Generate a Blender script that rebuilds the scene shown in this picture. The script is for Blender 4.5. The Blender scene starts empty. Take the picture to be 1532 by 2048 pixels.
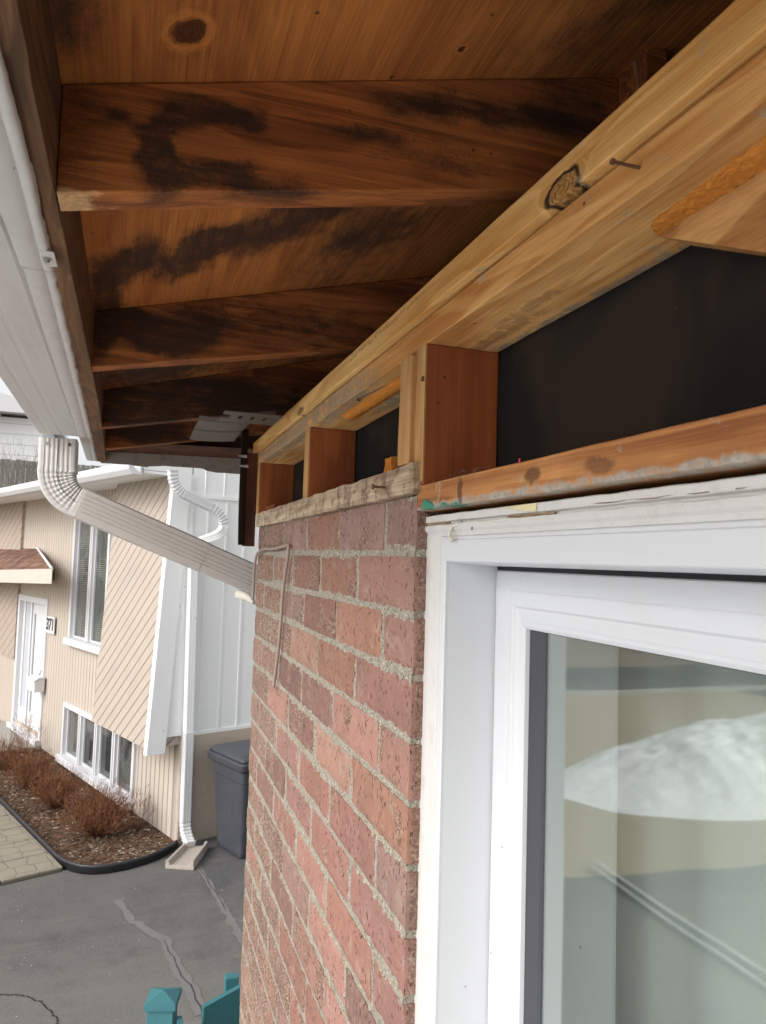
import bpy, bmesh, math, random
from mathutils import Vector, Matrix, noise
R = math.radians
rnd = random.Random(7)
C = bpy.context.scene.collection
SC = bpy.context.scene

# ------------------------------------------------------------------ camera
cam_d = bpy.data.cameras.new('camera'); cam = bpy.data.objects.new('camera', cam_d); C.objects.link(cam)
_a = Vector((-498, -83, -1500)).normalized()              # the wall's direction in camera space
_u = Vector((.03, 1, (-498*.03-83)/1500)).normalized()    # up in camera space
_r = _a.cross(_u)
cam.matrix_world = Matrix((_r, _a, _u)).to_4x4()
cam_d.sensor_fit = 'VERTICAL'; cam_d.sensor_height = 36; cam_d.lens = 36*1500/2048
cam_d.clip_start = .02; cam_d.clip_end = 2000
cam_d.dof.use_dof = True; cam_d.dof.focus_distance = 1.15; cam_d.dof.aperture_fstop = 20
SC.camera = cam
# ------------------------------------------------------------------ sky, sun, exposure
W = bpy.data.worlds.new('World'); SC.world = W; W.use_nodes = True
wn = W.node_tree; bg = wn.nodes['Background']
sky = wn.nodes.new('ShaderNodeTexSky'); sky.sky_type = 'NISHITA'; sky.sun_disc = False
SUN_EL, SUN_AZ = 36, 246      # degrees; azimuth the sun stands at, from +Y clockwise
sky.sun_elevation = R(SUN_EL); sky.sun_rotation = R(SUN_AZ); sky.dust_density = 3; sky.air_density = 1
hs = wn.nodes.new('ShaderNodeHueSaturation'); hs.inputs['Saturation'].default_value = .18
wn.links.new(sky.outputs[0], hs.inputs['Color']); wn.links.new(hs.outputs[0], bg.inputs[0]); bg.inputs[1].default_value = .15
sl = bpy.data.lights.new('sun', 'SUN'); sl.energy = 0.75; sl.angle = R(30); sl.color = (1, .965, .92)
so = bpy.data.objects.new('sun', sl); C.objects.link(so)
_sd = Vector((math.sin(R(SUN_AZ))*math.cos(R(SUN_EL)), math.cos(R(SUN_AZ))*math.cos(R(SUN_EL)), math.sin(R(SUN_EL))))
so.rotation_euler = _sd.to_track_quat('Z', 'Y').to_euler()
SC.view_settings.view_transform = 'Standard'; SC.view_settings.look = 'None'
SC.view_settings.exposure = 0.76; SC.view_settings.gamma = 1
SC.render.engine = 'CYCLES'
SC.cycles.max_bounces = 10; SC.cycles.diffuse_bounces = 6; SC.cycles.transparent_max_bounces = 12

GZ = -3.1                                                 # ground level (the camera is the origin)

# ------------------------------------------------------------------ node helper
class NT:
    def __init__(s, name):
        s.m = bpy.data.materials.new(name); s.m.use_nodes = True; s.t = s.m.node_tree
        s.b = s.t.nodes['Principled BSDF']
    def put(s, sock, v):
        if hasattr(v, 'links'): s.t.links.new(v, sock)
        elif v is not None:
            if isinstance(v, tuple) and len(v) == 3 and sock.type == 'RGBA': v = v+(1,)
            sock.default_value = v
    def n(s, t, ins=None, out=0, **kw):
        x = s.t.nodes.new('ShaderNode'+t)
        for k, v in kw.items(): setattr(x, k, v)
        for k, v in (ins or {}).items(): s.put(x.inputs[k], v)
        return x.outputs[out]
    def math(s, op, a, b=0., c=None, clamp=False):
        x = s.t.nodes.new('ShaderNodeMath'); x.operation = op; x.use_clamp = clamp
        s.put(x.inputs[0], a); s.put(x.inputs[1], b)
        if c is not None: s.put(x.inputs[2], c)
        return x.outputs[0]
    def vm(s, op, a, b=None, out=0):
        x = s.t.nodes.new('ShaderNodeVectorMath'); x.operation = op
        s.put(x.inputs[0], a)
        if b is not None: s.put(x.inputs[1], b)
        return x.outputs[out]
    def mix(s, f, a, b, mode='MIX'):
        x = s.t.nodes.new('ShaderNodeMix'); x.data_type = 'RGBA'; x.blend_type = mode; x.clamp_factor = True
        s.put(x.inputs[0], f); s.put(x.inputs[6], a); s.put(x.inputs[7], b)
        return x.outputs[2]
    def mr(s, v, a, b, c=0., d=1., smooth=True):
        x = s.t.nodes.new('ShaderNodeMapRange'); x.interpolation_type = 'SMOOTHSTEP' if smooth else 'LINEAR'
        s.put(x.inputs[0], v)
        for i, q in enumerate((a, b, c, d)): x.inputs[i+1].default_value = q
        return x.outputs[0]
    def noise(s, v, scale=5, detail=4, rough=.55, dist=0, out=0):
        return s.n('TexNoise', {'Vector': v, 'Scale': scale, 'Detail': detail, 'Roughness': rough, 'Distortion': dist}, out)
    def pos(s): return s.n('NewGeometry', out=0)
    def obj(s): return s.n('TexCoord', out=3)
    def sep(s, v):
        x = s.t.nodes.new('ShaderNodeSeparateXYZ'); s.put(x.inputs[0], v); return x.outputs
    def bump(s, h, dist=.001, strength=1, normal=None):
        x = s.t.nodes.new('ShaderNodeBump'); x.inputs['Distance'].default_value = dist; x.inputs['Strength'].default_value = strength
        s.put(x.inputs['Height'], h)
        if normal is not None: s.put(x.inputs['Normal'], normal)
        return x.outputs[0]
    def fin(s, col=None, rough=.6, normal=None, spec=.5, metal=0):
        s.put(s.b.inputs['Base Color'], col); s.put(s.b.inputs['Roughness'], rough)
        s.put(s.b.inputs['Specular IOR Level'], spec); s.put(s.b.inputs['Metallic'], metal)
        if normal is not None: s.put(s.b.inputs['Normal'], normal)
        return s.m

def spotmask(t, p, spots, wob=.03, nscale=22, edge=(1.25, .7), hard=True):
    d = t.noise(p, nscale, 5, .62, out=1)
    pp = t.vm('ADD', p, t.vm('MULTIPLY', t.vm('SUBTRACT', d, (.5, .5, .5)), (wob*2, wob*2, wob*2)))
    acc = None
    for (cx, cy, cz, rx, ry, rz, s) in spots:
        q = t.vm('LENGTH', t.vm('DIVIDE', t.vm('SUBTRACT', pp, (cx, cy, cz)), (rx, ry, rz)), out=1)
        v = t.mr(q, edge[0], edge[1], 0, s)
        acc = v if acc is None else (t.math('MAXIMUM', acc, v) if hard else t.math('ADD', acc, v))
    return acc if hard else t.math('MINIMUM', acc, .97)

def wood(name, ax, dark, light, spots=(), spotcol=(.02, .014, .01), rings=9, fine=.5, bump=.0006, dirt=None, dirtamt=0, knots=(), rough=.75, ksoft=False, big=.35, wob=.02, sc=1., bands=(), rc=.4):
    t = NT(name); p = t.pos()
    along = {'x': (1.2, 13, 13), 'y': (13, 1.2, 13), 'z': (13, 13, 1.2)}[ax]
    v = t.vm('MULTIPLY', p, tuple(a*sc for a in along))
    for (cx, cy, cz, rx, ry, rz) in knots:                 # the grain swerves round a knot
        q = t.vm('LENGTH', t.vm('DIVIDE', t.vm('SUBTRACT', p, (cx, cy, cz)), (rx*2, ry*1.9, rz*1.9)), out=1)
        k = t.math('MULTIPLY', t.math('EXPONENT', t.math('MULTIPLY', t.math('MULTIPLY', q, q), -1.3)), .32)
        v = t.vm('ADD', v, t.n('CombineXYZ', {0: k, 1: k, 2: k}))
    n1 = t.noise(v, 1.0, 3, .5, .6)
    ring = t.math('FRACT', t.math('MULTIPLY', n1, float(rings)))
    ring = t.mr(ring, 0, 1, 0, 1, False); ring = t.math('MULTIPLY', t.mr(ring, .0, .75), t.mr(ring, 1., .88))
    fv = t.vm('MULTIPLY', p, tuple((6 if a < 5 else 420)*sc for a in along))
    f1 = t.noise(fv, 1., 4, .7)
    f2 = t.noise(t.vm('MULTIPLY', p, tuple((2.5 if a < 5 else 90)*sc for a in along)), 1., 3, .6)
    bigv = t.noise(t.vm('MULTIPLY', p, tuple((2.5 if a < 5 else 12) for a in along)), 1., 4, .6, .5)
    f = t.math('ADD', t.math('MULTIPLY', ring, rc), t.math('MULTIPLY', t.mr(f1, .3, .7), fine*.45))
    f = t.math('ADD', f, t.math('MULTIPLY', t.mr(f2, .35, .65), .25))
    f = t.math('ADD', f, t.math('MULTIPLY', t.mr(bigv, .3, .7, -1, 1), big), clamp=True)
    col = t.mix(f, light, dark)
    h = t.math('ADD', t.math('MULTIPLY', ring, -.35), t.math('MULTIPLY', f1, 1.2))
    for (cx, cy, cz, rx, ry, rz) in knots:
        pd = t.vm('ADD', p, t.vm('MULTIPLY', t.vm('SUBTRACT', t.noise(p, 70, 4, .6, out=1), (.5, .5, .5)), (.012, .012, .012)))
        q = t.vm('LENGTH', t.vm('DIVIDE', t.vm('SUBTRACT', pd, (cx, cy, cz)), (rx, ry, rz)), out=1)
        inner = t.mr(q, 1.0, .85); rr = t.math('SINE', t.math('MULTIPLY', q, 26.))
        kc = t.mix(t.mr(rr, -.6, .8), tuple(c*.75 for c in dark), tuple(c*.8 for c in light))
        kc = t.mix(t.mr(t.noise(p, 240, 3, .7), .4, .7), kc, (.1, .045, .015))
        kc = t.mix(.35, kc, tuple(c*.5 for c in dark)); col = t.mix(inner, col, kc)
        ringm = t.math('MULTIPLY', t.mr(q, .8, .96), t.mr(q, 1.22, 1.02))
        if ksoft:
            col = t.mix(t.math('MULTIPLY', t.mr(q, 1.15, .75), .75), col, tuple(c*.30 for c in dark)); col = t.mix(t.math('MULTIPLY', t.math('MULTIPLY', t.mr(q, 1.05, 1.3), t.mr(q, 1.9, 1.4)), .5), col, tuple(min(.9, c*1.25) for c in light)); ringm = t.math('MULTIPLY', ringm, .25)
        else: col = t.mix(t.math('MULTIPLY', ringm, .96), col, (.012, .007, .004))
        h = t.math('SUBTRACT', h, t.math('MULTIPLY', ringm, 3.))
    if dirt:
        dn = t.noise(p, 38, 6, .7, .4)
        col = t.mix(t.math('MULTIPLY', t.mr(dn, .62-.35*dirtamt, .72-.2*dirtamt), .85), col, dirt)
        dn2 = t.noise(p, 90, 5, .7)
        col = t.mix(t.math('MULTIPLY', t.mr(dn2, .6, .72), .5*dirtamt), col, (.035, .025, .018))
        h = t.math('ADD', h, t.math('MULTIPLY', dn2, dirtamt*2))
    for (b, bc) in bands:
        patch = t.mr(t.noise(p, 42 if len(b) == 4 else 75, 6, .7), .36, .52) if len(b) in (2, 4) else 1.
        col = t.mix(t.math('MULTIPLY', spotmask(t, p, b, .008, 45), patch), col, t.mix(t.mr(t.noise(p, 150, 4, .7), .3, .7), bc, tuple(q*.6 for q in bc)))
    if spots:
        sm_ = spotmask(t, p, spots, wob, 15, (1.75, .35), False)
        sm_ = t.math('ADD', sm_, t.math('MULTIPLY', t.math('SUBTRACT', t.noise(t.vm('MULTIPLY', p, tuple((.5 if a < 5 else 1.6) for a in along)), 42, 6, .7), .5), 1.3))
        sm_ = t.math('ADD', sm_, t.math('MULTIPLY', t.math('SUBTRACT', t.noise(p, 260, 3, .75), .5), .7))
        sm_ = t.math('ADD', sm_, t.math('MULTIPLY', t.math('SUBTRACT', t.noise(p, 11, 3, .6), .5), .8))
        sm_ = t.math('MULTIPLY', sm_, 1.0)
        sm_ = t.mr(sm_, .05, 1.05, 0, .93)
        col = t.mix(sm_, col, spotcol)
    # scattered nail holes and pits
    vo = t.n('TexVoronoi', {'Vector': p, 'Scale': 26.*sc}, 0, voronoi_dimensions='3D')
    col = t.mix(t.math('MULTIPLY', t.mr(vo, .055, .03), .8), col, (.03, .015, .008))
    return t.fin(col, rough, t.bump(h, bump, .9), .25)

def paint(name, col, rough=.45, dirt=.06, dcol=(.25, .21, .17), bump=.0002, scale=14, spec=.45, streak=None):
    t = NT(name); p = t.pos()
    n = t.noise(p, scale, 6, .65); s = t.noise(p, scale*9, 4, .7)
    c = t.mix(t.math('MULTIPLY', t.mr(n, .5, .78), dirt), col, dcol)
    c = t.mix(t.math('MULTIPLY', t.mr(s, .66, .74), min(1, dirt*2.5)), c, dcol)
    vk = t.n('TexVoronoi', {'Vector': p, 'Scale': scale*2.6}, 0); c = t.mix(t.math('MULTIPLY', t.mr(vk, .045, .03), .75), c, tuple(q*.35 for q in dcol))
    if streak:
        st = t.noise(t.vm('MULTIPLY', p, streak), 1., 4, .6)
        c = t.mix(t.math('MULTIPLY', t.mr(st, .5, .75), dirt*1.5), c, dcol)
    return t.fin(c, t.math('ADD', rough, t.math('MULTIPLY', n, .12)), t.bump(n, bump, 1), spec)

# ------------------------------------------------------------------ mesh helper
class MB:
    def __init__(s): s.v = []; s.f = []; s.col = None
    def add(s, vs, fs):
        o = len(s.v); s.v += [tuple(v) for v in vs]; s.f += [tuple(i+o for i in f) for f in fs]; return o
    def box(s, x0, x1, y0, y1, z0, z1, n=(1, 1, 1)):
        nx, ny, nz = n; idx = {}; vs = []; fs = []
        def V(i, j, k):
            if (i, j, k) not in idx:
                idx[(i, j, k)] = len(vs); vs.append((x0+(x1-x0)*i/nx, y0+(y1-y0)*j/ny, z0+(z1-z0)*k/nz))
            return idx[(i, j, k)]
        for j in range(ny):
            for k in range(nz):
                fs.append((V(0, j, k), V(0, j, k+1), V(0, j+1, k+1), V(0, j+1, k)))
                fs.append((V(nx, j, k), V(nx, j+1, k), V(nx, j+1, k+1), V(nx, j, k+1)))
        for i in range(nx):
            for k in range(nz):
                fs.append((V(i, 0, k), V(i+1, 0, k), V(i+1, 0, k+1), V(i, 0, k+1)))
                fs.append((V(i, ny, k), V(i, ny, k+1), V(i+1, ny, k+1), V(i+1, ny, k)))
        for i in range(nx):
            for j in range(ny):
                fs.append((V(i, j, 0), V(i, j+1, 0), V(i+1, j+1, 0), V(i+1, j, 0)))
                fs.append((V(i, j, nz), V(i+1, j, nz), V(i+1, j+1, nz), V(i, j+1, nz)))
        return s.add(vs, fs)
    def prism(s, poly, fn, a, b, n=1):
        """poly: 2-D outline; fn(p, t) -> 3-D; swept from a to b"""
        k = len(poly); vs = []
        for i in range(n+1):
            t = a+(b-a)*i/n; vs += [fn(p, t) for p in poly]
        fs = [(i*k+j, i*k+(j+1) % k, (i+1)*k+(j+1) % k, (i+1)*k+j) for i in range(n) for j in range(k)]
        fs += [tuple(range(k))[::-1], tuple(range(n*k, n*k+k))]
        return s.add(vs, fs)
    def loft(s, rings, cap=True, closed=True):
        k = len(rings[0]); vs = [p for r in rings for p in r]; fs = []
        for i in range(len(rings)-1):
            for j in range(k if closed else k-1):
                fs.append((i*k+j, i*k+(j+1) % k, (i+1)*k+(j+1) % k, (i+1)*k+j))
        if cap and closed:
            fs += [tuple(range(k))[::-1], tuple(range((len(rings)-1)*k, len(rings)*k))]
        return s.add(vs, fs)
    def tube(s, pts, rad, k=8, cap=True):
        rings = []; pts = [Vector(p) for p in pts]
        for i, p in enumerate(pts):
            d = (pts[min(i+1, len(pts)-1)]-pts[max(i-1, 0)]).normalized()
            q = d.orthogonal() if i == 0 else (q-d*q.dot(d))
            q.normalize(); w = d.cross(q); rr = rad[i] if isinstance(rad, (list, tuple)) else rad
            rings.append([p+(q*math.cos(2*math.pi*j/k)+w*math.sin(2*math.pi*j/k))*rr for j in range(k)])
        return s.loft(rings, cap)
    def grid(s, nu, nv, fn):
        vs = [fn(i/nu, j/nv) for i in range(nu+1) for j in range(nv+1)]
        fs = [(i*(nv+1)+j, (i+1)*(nv+1)+j, (i+1)*(nv+1)+j+1, i*(nv+1)+j+1) for i in range(nu) for j in range(nv)]
        return s.add(vs, fs)
    def wobble(s, amp, freq, stretch=(1, 1, 1), i0=0):
        for i in range(i0, len(s.v)):
            v = Vector(s.v[i]); q = Vector((v.x*stretch[0], v.y*stretch[1], v.z*stretch[2]))*freq
            d = noise.noise_vector(q)+.5*noise.noise_vector(q*2.7)
            s.v[i] = tuple(v+d*amp)
        return s
    def build(s, name, m, parent=None, smooth=False, bevel=0, fix=True, local=False, seg=2, ang=35):
        me = bpy.data.meshes.new(name); vs = s.v
        off = Vector((0, 0, 0))
        if parent is not None and not local:
            q = parent
            while q: off += Vector(q.location); q = q.parent
            vs = [tuple(Vector(v)-off) for v in vs]
        me.from_pydata(vs, [], s.f); me.update()
        if fix:
            b = bmesh.new(); b.from_mesh(me); bmesh.ops.recalc_face_normals(b, faces=b.faces); b.to_mesh(me); b.free()
        o = bpy.data.objects.new(name, me); C.objects.link(o)
        for x in (m if isinstance(m, list) else [m]): me.materials.append(x)
        if smooth: me.shade_smooth()
        if parent is not None: o.parent = parent
        if bevel:
            md = o.modifiers.new('bevel', 'BEVEL'); md.width = bevel; md.segments = seg; md.limit_method = 'ANGLE'; md.angle_limit = R(ang)
        return o

def empty(name, loc=(0, 0, 0), rz=0):
    o = bpy.data.objects.new(name, None); C.objects.link(o); o.location = loc; o.rotation_euler = (0, 0, rz); o.empty_display_size = .1
    return o
def tag(o, label=None, cat=None, group=None, kind=None):
    if label: o['label'] = label
    if cat: o['category'] = cat
    if group: o['group'] = group
    if kind: o['kind'] = kind
    return o

# ------------------------------------------------------------------ materials
SP_R = [(.009,.668,.334,.020,.03,.022,1),(.004,.668,.368,.012,.03,.014,.9),(.018,.668,.385,.020,.03,.010,.9),(.036,.668,.400,.034,.03,.010,.9),(.062,.668,.392,.026,.03,.009,.9),(-.011,.668,.368,.012,.03,.008,.85),
 (.0,.668,.352,.014,.03,.012,.9),(.048,.668,.340,.034,.03,.013,.85),(.101,.668,.346,.04,.03,.012,.6),(.16,.668,.330,.09,.03,.009,.55),(.235,.668,.444,.043,.03,.014,.75),
 (.322,.668,.458,.070,.03,.017,.7),(.086,.668,.404,.010,.03,.022,.6),(.175,.668,.409,.046,.03,.008,.5),(-.064,.668,.339,.021,.03,.05,.35),(-.032,.668,.378,.012,.03,.006,.5),
 (.421,.668,.478,.051,.03,.034,.75),(.30,.668,.40,.10,.03,.02,.4),
 (-.071,1.294,.363,.020,.03,.046,.75),(-.017,1.294,.370,.057,.03,.026,1),(.048,1.294,.353,.050,.03,.025,1),(-.049,1.294,.396,.040,.03,.011,.8),(.088,1.294,.384,.043,.03,.036,.5),
 (-.05,1.911,.352,.053,.03,.05,1),(.032,1.911,.341,.054,.03,.036,1),(.237,1.911,.411,.196,.03,.052,.6),(0,2.31,.36,.12,.03,.03,.8),(.25,1.294,.41,.24,.03,.04,.62),(.15,1.911,.38,.30,.03,.06,.75),(.25,2.31,.4,.4,.03,.08,.6),(-.08,.668,.40,.06,.03,.03,.35)]
SP_S = [(-.046,1.127,.4,.032,.087,.1,1),(-.006,1.060,.4,.024,.058,.1,1),(-.069,1.218,.4,.022,.062,.1,.9),(.03,1.15,.4,.024,.06,.1,.8),(.059,1.084,.43,.03,.07,.1,.9),
 (.085,1.035,.43,.029,.048,.1,1),(.134,1.045,.45,.045,.060,.1,.8),(.172,.985,.46,.051,.063,.1,.75),(.211,.944,.47,.051,.042,.1,.6),(.314,1.165,.49,.116,.16,.1,.4),
 (.321,1.028,.49,.086,.105,.1,.5),(-.065,1.295,.4,.024,.042,.1,1),(-.094,.56,.39,.03,.10,.1,.55),(-.055,.60,.4,.02,.06,.1,.35),(.42,.45,.5,.09,.2,.1,.6),(.0,1.8,.4,.12,.14,.1,.9),(.33,1.75,.5,.30,.35,.1,.5)]
M = {}
M['rafter'] = wood('rafter_wood', 'x', (.13, .038, .011), (.46, .155, .04), SP_R, (.028, .016, .011), bands=[([(-.045, .688, .3, .07, .05, .006, .75)], (.78, .50, .24))], rings=8, fine=.7, bump=.0007, big=.25, wob=.016)  # the pale band paints the lit left part of the first rafter's underside
M['sheath'] = wood('sheathing_plywood', 'y', (.19, .050, .011), (.54, .195, .045), SP_S, (.032, .018, .013), rings=10, fine=.7, bump=.0011, big=.2, wob=.022,
                   knots=[(.022, .601, .42, .013, .015, .1), (.27, .622, .482, .0035, .004, .1)], sc=.8, rc=.14, ksoft=True)
M['fasciawood'] = wood('subfascia_wood', 'y', (.08, .042, .022), (.24, .125, .06), rings=14, fine=1., bump=.001, big=.3)
M['ledger'] = wood('pale_softwood', 'y', (.56, .26, .06), (.88, .57, .22), rings=6, fine=.5, bump=.0005, big=.3, knots=[(.293, .4815, .2842, .03, .0225, .0115)], dirt=(.46, .36, .23), dirtamt=.12,
                   bands=[([(.293, 1.42, .285, .02, .03, .008, .8), (.293, .92, .3, .02, .2, .003, .4)], (.2, .07, .02))])
M['plate'] = wood('top_plate_wood', 'y', (.48, .20, .05), (.84, .49, .18), rings=7, fine=.5, bump=.0006, dirt=(.42, .36, .27), dirtamt=.05, big=.35,
                  bands=[([(.389, .62, .245, .010, .30, .03, .85), (.3, 1.5, .26, .03, .50, .05, .72), (.37, .95, .245, .03, .2, .02, .8), (.30, 1.15, .25, .02, .2, .03, .6)], (.36, .31, .235)),
                         ([(.36, .70, .246, .012, .08, .02, .5), (.345, .62, .246, .01, .06, .02, .4)], (.22, .08, .025))])
M['platelow'] = wood('sill_plate_wood', 'y', (.24, .085, .028), (.56, .26, .09), rings=7, fine=.6, bump=.0007, dirt=(.4, .34, .26), dirtamt=.1, big=.35,
                     bands=[([(.3, .60, .058, .02, .25, .006, .9), (.3, .35, .056, .02, .3, .006, .9)], (.45, .42, .36)),
                            ([(.3, .53, .072, .02, .012, .007, .7), (.3, .44, .070, .02, .02, .006, .55), (.3, .67, .070, .02, .006, .014, .7)], (.06, .03, .02)),
                            ([(.3, .755, .061, .02, .018, .0045, 1), (.3, .70, .058, .02, .03, .003, .9)], (.03, .24, .16))])
M['weather'] = wood('weathered_plate_wood', 'y', (.30, .21, .13), (.68, .56, .40), rings=6, fine=.9, bump=.0012, dirt=(.14, .085, .05), dirtamt=.42, big=.4)
M['stud'] = wood('stud_wood', 'z', (.20, .055, .017), (.38, .115, .036), rings=5, fine=.5, bump=.0004, big=.25)
M['studpale'] = wood('pale_slat_wood', 'z', (.33, .15, .05), (.60, .36, .15), rings=6, fine=.6, bump=.0006, big=.25)
M['joist'] = wood('joist_wood', 'y', (.30, .11, .03), (.66, .36, .13), rings=6, fine=.6, bump=.0006, big=.4)
M['cornerwood'] = wood('corner_board_wood', 'z', (.03, .012, .007), (.14, .045, .018), rings=8, fine=.6, bump=.0006)
t = NT('rough_cut_wood'); p = t.pos(); n = t.noise(p, 180, 5, .75); n2 = t.noise(p, 30, 3, .5)
M['fuzzy'] = t.fin(t.mix(n, (.88, .36, .07), (.50, .16, .025)), .95, t.bump(t.math('ADD', n, n2), .003, 1), .1)
t = NT('black_felt_paper'); p = t.pos(); n = t.noise(p, 5.5, 3, .5, .6); s = t.noise(p, 500, 3, .7); d = t.noise(p, 160, 3, .8)
c = t.mix(t.mr(n, .45, .62), (.017, .016, .016), (.036, .026, .019)); c = t.mix(t.math('MULTIPLY', t.mr(d, .70, .76), .35), c, (.25, .22, .2))
M['felt'] = t.fin(c, .9, t.bump(t.math('ADD', s, t.math('MULTIPLY', n, 3)), .0006, 1), .12)
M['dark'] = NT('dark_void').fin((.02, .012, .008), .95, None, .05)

def brick_mat():
    t = NT('brick_clay'); p = t.pos()
    a = t.n('Attribute', out=0, attribute_name='tone')
    b = t.sep(t.n('Attribute', out=0, attribute_name='kind'))      # x: how sandy the face is
    big = t.noise(p, 14, 4, .6); mid = t.noise(p, 60, 5, .7); fine = t.noise(p, 420, 4, .75)
    c = t.mix(t.math('MULTIPLY', t.mr(big, .35, .7), .45), a, t.mix(.5, a, (.30, .13, .085)))
    c = t.mix(t.math('MULTIPLY', t.mr(mid, .5, .75), .35), c, (.52, .33, .26))
    # sanded texture: coarse grains of orange, cream and near black
    vo = t.n('TexVoronoi', {'Vector': p, 'Scale': 430., 'Randomness': 1.}, 1)
    gs = t.sep(vo)
    gr = t.mix(t.mr(gs[0], .1, .9, 0, 1, False), (.12, .07, .05), (.50, .32, .225))
    gr = t.mix(t.mr(gs[1], .84, .9), gr, (.66, .56, .44)); gr = t.mix(t.mr(gs[2], .82, .86), gr, (.035, .02, .016))
    gr = t.mix(.25, gr, a)
    sand = t.math('MULTIPLY', t.mr(t.math('ADD', b[0], t.math('MULTIPLY', t.math('SUBTRACT', big, .5), 1.6)), .42, .6), .85)
    c = t.mix(sand, c, gr)
    # drag pits: short dark upright nicks
    pv = t.vm('MULTIPLY', t.vm('ADD', p, t.vm('MULTIPLY', t.noise(p, 60, 2, .5, out=1), (.006, .006, .006))), (240, 240, 85))
    pit = t.n('TexVoronoi', {'Vector': pv, 'Scale': 1., 'Randomness': 1.}, 0)
    sel = t.mr(t.noise(p, 48, 2, .5), .44, .6)
    pm = t.math('MULTIPLY', t.mr(pit, .30, .17), sel)
    c = t.mix(t.math('MULTIPLY', pm, .85), c, (.05, .022, .016))
    sd_ = t.mr(t.sep(p)[0], .3035, .307)
    c = t.mix(t.math('MULTIPLY', sd_, .75), c, t.mix(.5, gr, (.11, .06, .045)))
    rg = t.noise(p, 900, 2, .8); c = t.mix(t.mr(rg, .58, .72), c, t.mix(.6, c, (.60, .42, .33))); c = t.mix(t.math('MULTIPLY', t.mr(rg, .42, .30), .6), c, (.10, .05, .04))
    st = t.noise(t.vm('MULTIPLY', p, (30, 30, 6)), 1., 4, .6)
    c = t.mix(t.math('MULTIPLY', t.mr(st, .6, .75), .35), c, (.09, .06, .045))
    fm = t.noise(p, 26, 6, .72, .3)
    c = t.mix(t.math('MULTIPLY', t.mr(fm, .52, .72), .42), c, (.46, .39, .32))
    gd = t.noise(p, 9, 3, .6); c = t.mix(t.math('MULTIPLY', t.mr(gd, .45, .75), .35), c, (.16, .10, .08))
    h = t.math('SUBTRACT', t.math('ADD', t.math('MULTIPLY', mid, .8), t.math('MULTIPLY', fine, t.math('ADD', .35, sand))), t.math('MULTIPLY', pm, 2.2))
    return t.fin(c, .85, t.bump(h, .0024, 1), .25)
M['brick'] = brick_mat()
def mortar_mat():
    t = NT('sandy_mortar'); p = t.pos()
    a = t.sep(t.n('TexVoronoi', {'Vector': p, 'Scale': 520.}, 1)); n = t.noise(p, 25, 4, .6); f = t.noise(p, 500, 3, .7)
    c = t.mix(t.mr(a[0], 0, 1, 0, 1, False), (.30, .27, .21), (.44, .40, .33)); c = t.mix(t.mr(a[1], .90, .94), c, (.12, .10, .08)); c = t.mix(t.mr(a[2], .93, .96), c, (.6, .56, .5))
    c = t.mix(t.math('MULTIPLY', t.mr(n, .5, .75), .4), c, (.2, .15, .11))
    return t.fin(c, .95, t.bump(t.math('ADD', f, t.math('MULTIPLY', a[0], .8)), .0018, 1), .15)
M['mortar'] = mortar_mat()
M['vinyl'] = paint('white_vinyl', (.62, .63, .65), .38, .12, (.42, .40, .38), .00008, 9)
M['oldwhite'] = paint('aged_white_trim', (.60, .585, .56), .6, .4, (.34, .27, .2), .0006, 28)
M['caulk'] = paint('cream_caulk', (.66, .62, .54), .65, .3, (.35, .26, .18), .0012, 45)
M['metal'] = paint('white_enamel_metal', (.60, .585, .56), .38, .18, (.36, .32, .28), .0003, 10, streak=(30, 3, 30))
M['metalcrisp'] = paint('crumpled_white_metal', (.60, .58, .55), .45, .4, (.25, .21, .17), .0015, 40)
M['spout'] = paint('taupe_enamel_metal', (.50, .46, .435), .35, .15, (.30, .25, .22), .0002, 16, spec=.6)
M['dirtymetal'] = paint('stained_metal', (.30, .25, .21), .6, .7, (.06, .04, .03), .0008, 45)
M['soffitvinyl'] = paint('old_soffit_vinyl', (.10, .08, .062), .5, .4, (.13, .08, .05), .0003, 30)
M['gasket'] = NT('black_rubber').fin((.012, .012, .016), .5, None, .4)
M['spacer'] = NT('grey_spacer').fin((.045, .045, .052), .45, None, .5)
M['rust'] = paint('rusty_steel', (.14, .07, .04), .65, .5, (.05, .03, .02), .0003, 200)
M['steel'] = NT('galvanised_screw').fin((.45, .44, .42), .35, None, .5, .8)
def glass_mat():
    t = NT('window_glass'); nt = t.t
    p = t.pos(); n = t.noise(p, 3.2, 2, .4)
    gl = nt.nodes.new('ShaderNodeBsdfGlossy'); gl.inputs['Roughness'].default_value = .028; gl.inputs['Color'].default_value = (.97, .98, .95, 1)
    t.put(gl.inputs['Normal'], t.bump(n, .0012, 1))
    tr = nt.nodes.new('ShaderNodeBsdfTransparent'); tr.inputs['Color'].default_value = (.92, .95, .94, 1)
    mx = nt.nodes.new('ShaderNodeMixShader'); lw = nt.nodes.new('ShaderNodeLayerWeight'); lw.inputs['Blend'].default_value = .5
    t.put(mx.inputs[0], t.math('ADD', .17, t.math('MULTIPLY', t.math('POWER', lw.outputs[1], 2.5), .7))); nt.links.new(tr.outputs[0], mx.inputs[1]); nt.links.new(gl.outputs[0], mx.inputs[2])
    nt.links.new(mx.outputs[0], nt.nodes['Material Output'].inputs[0]); return t.m
M['glass'] = glass_mat()

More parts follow.
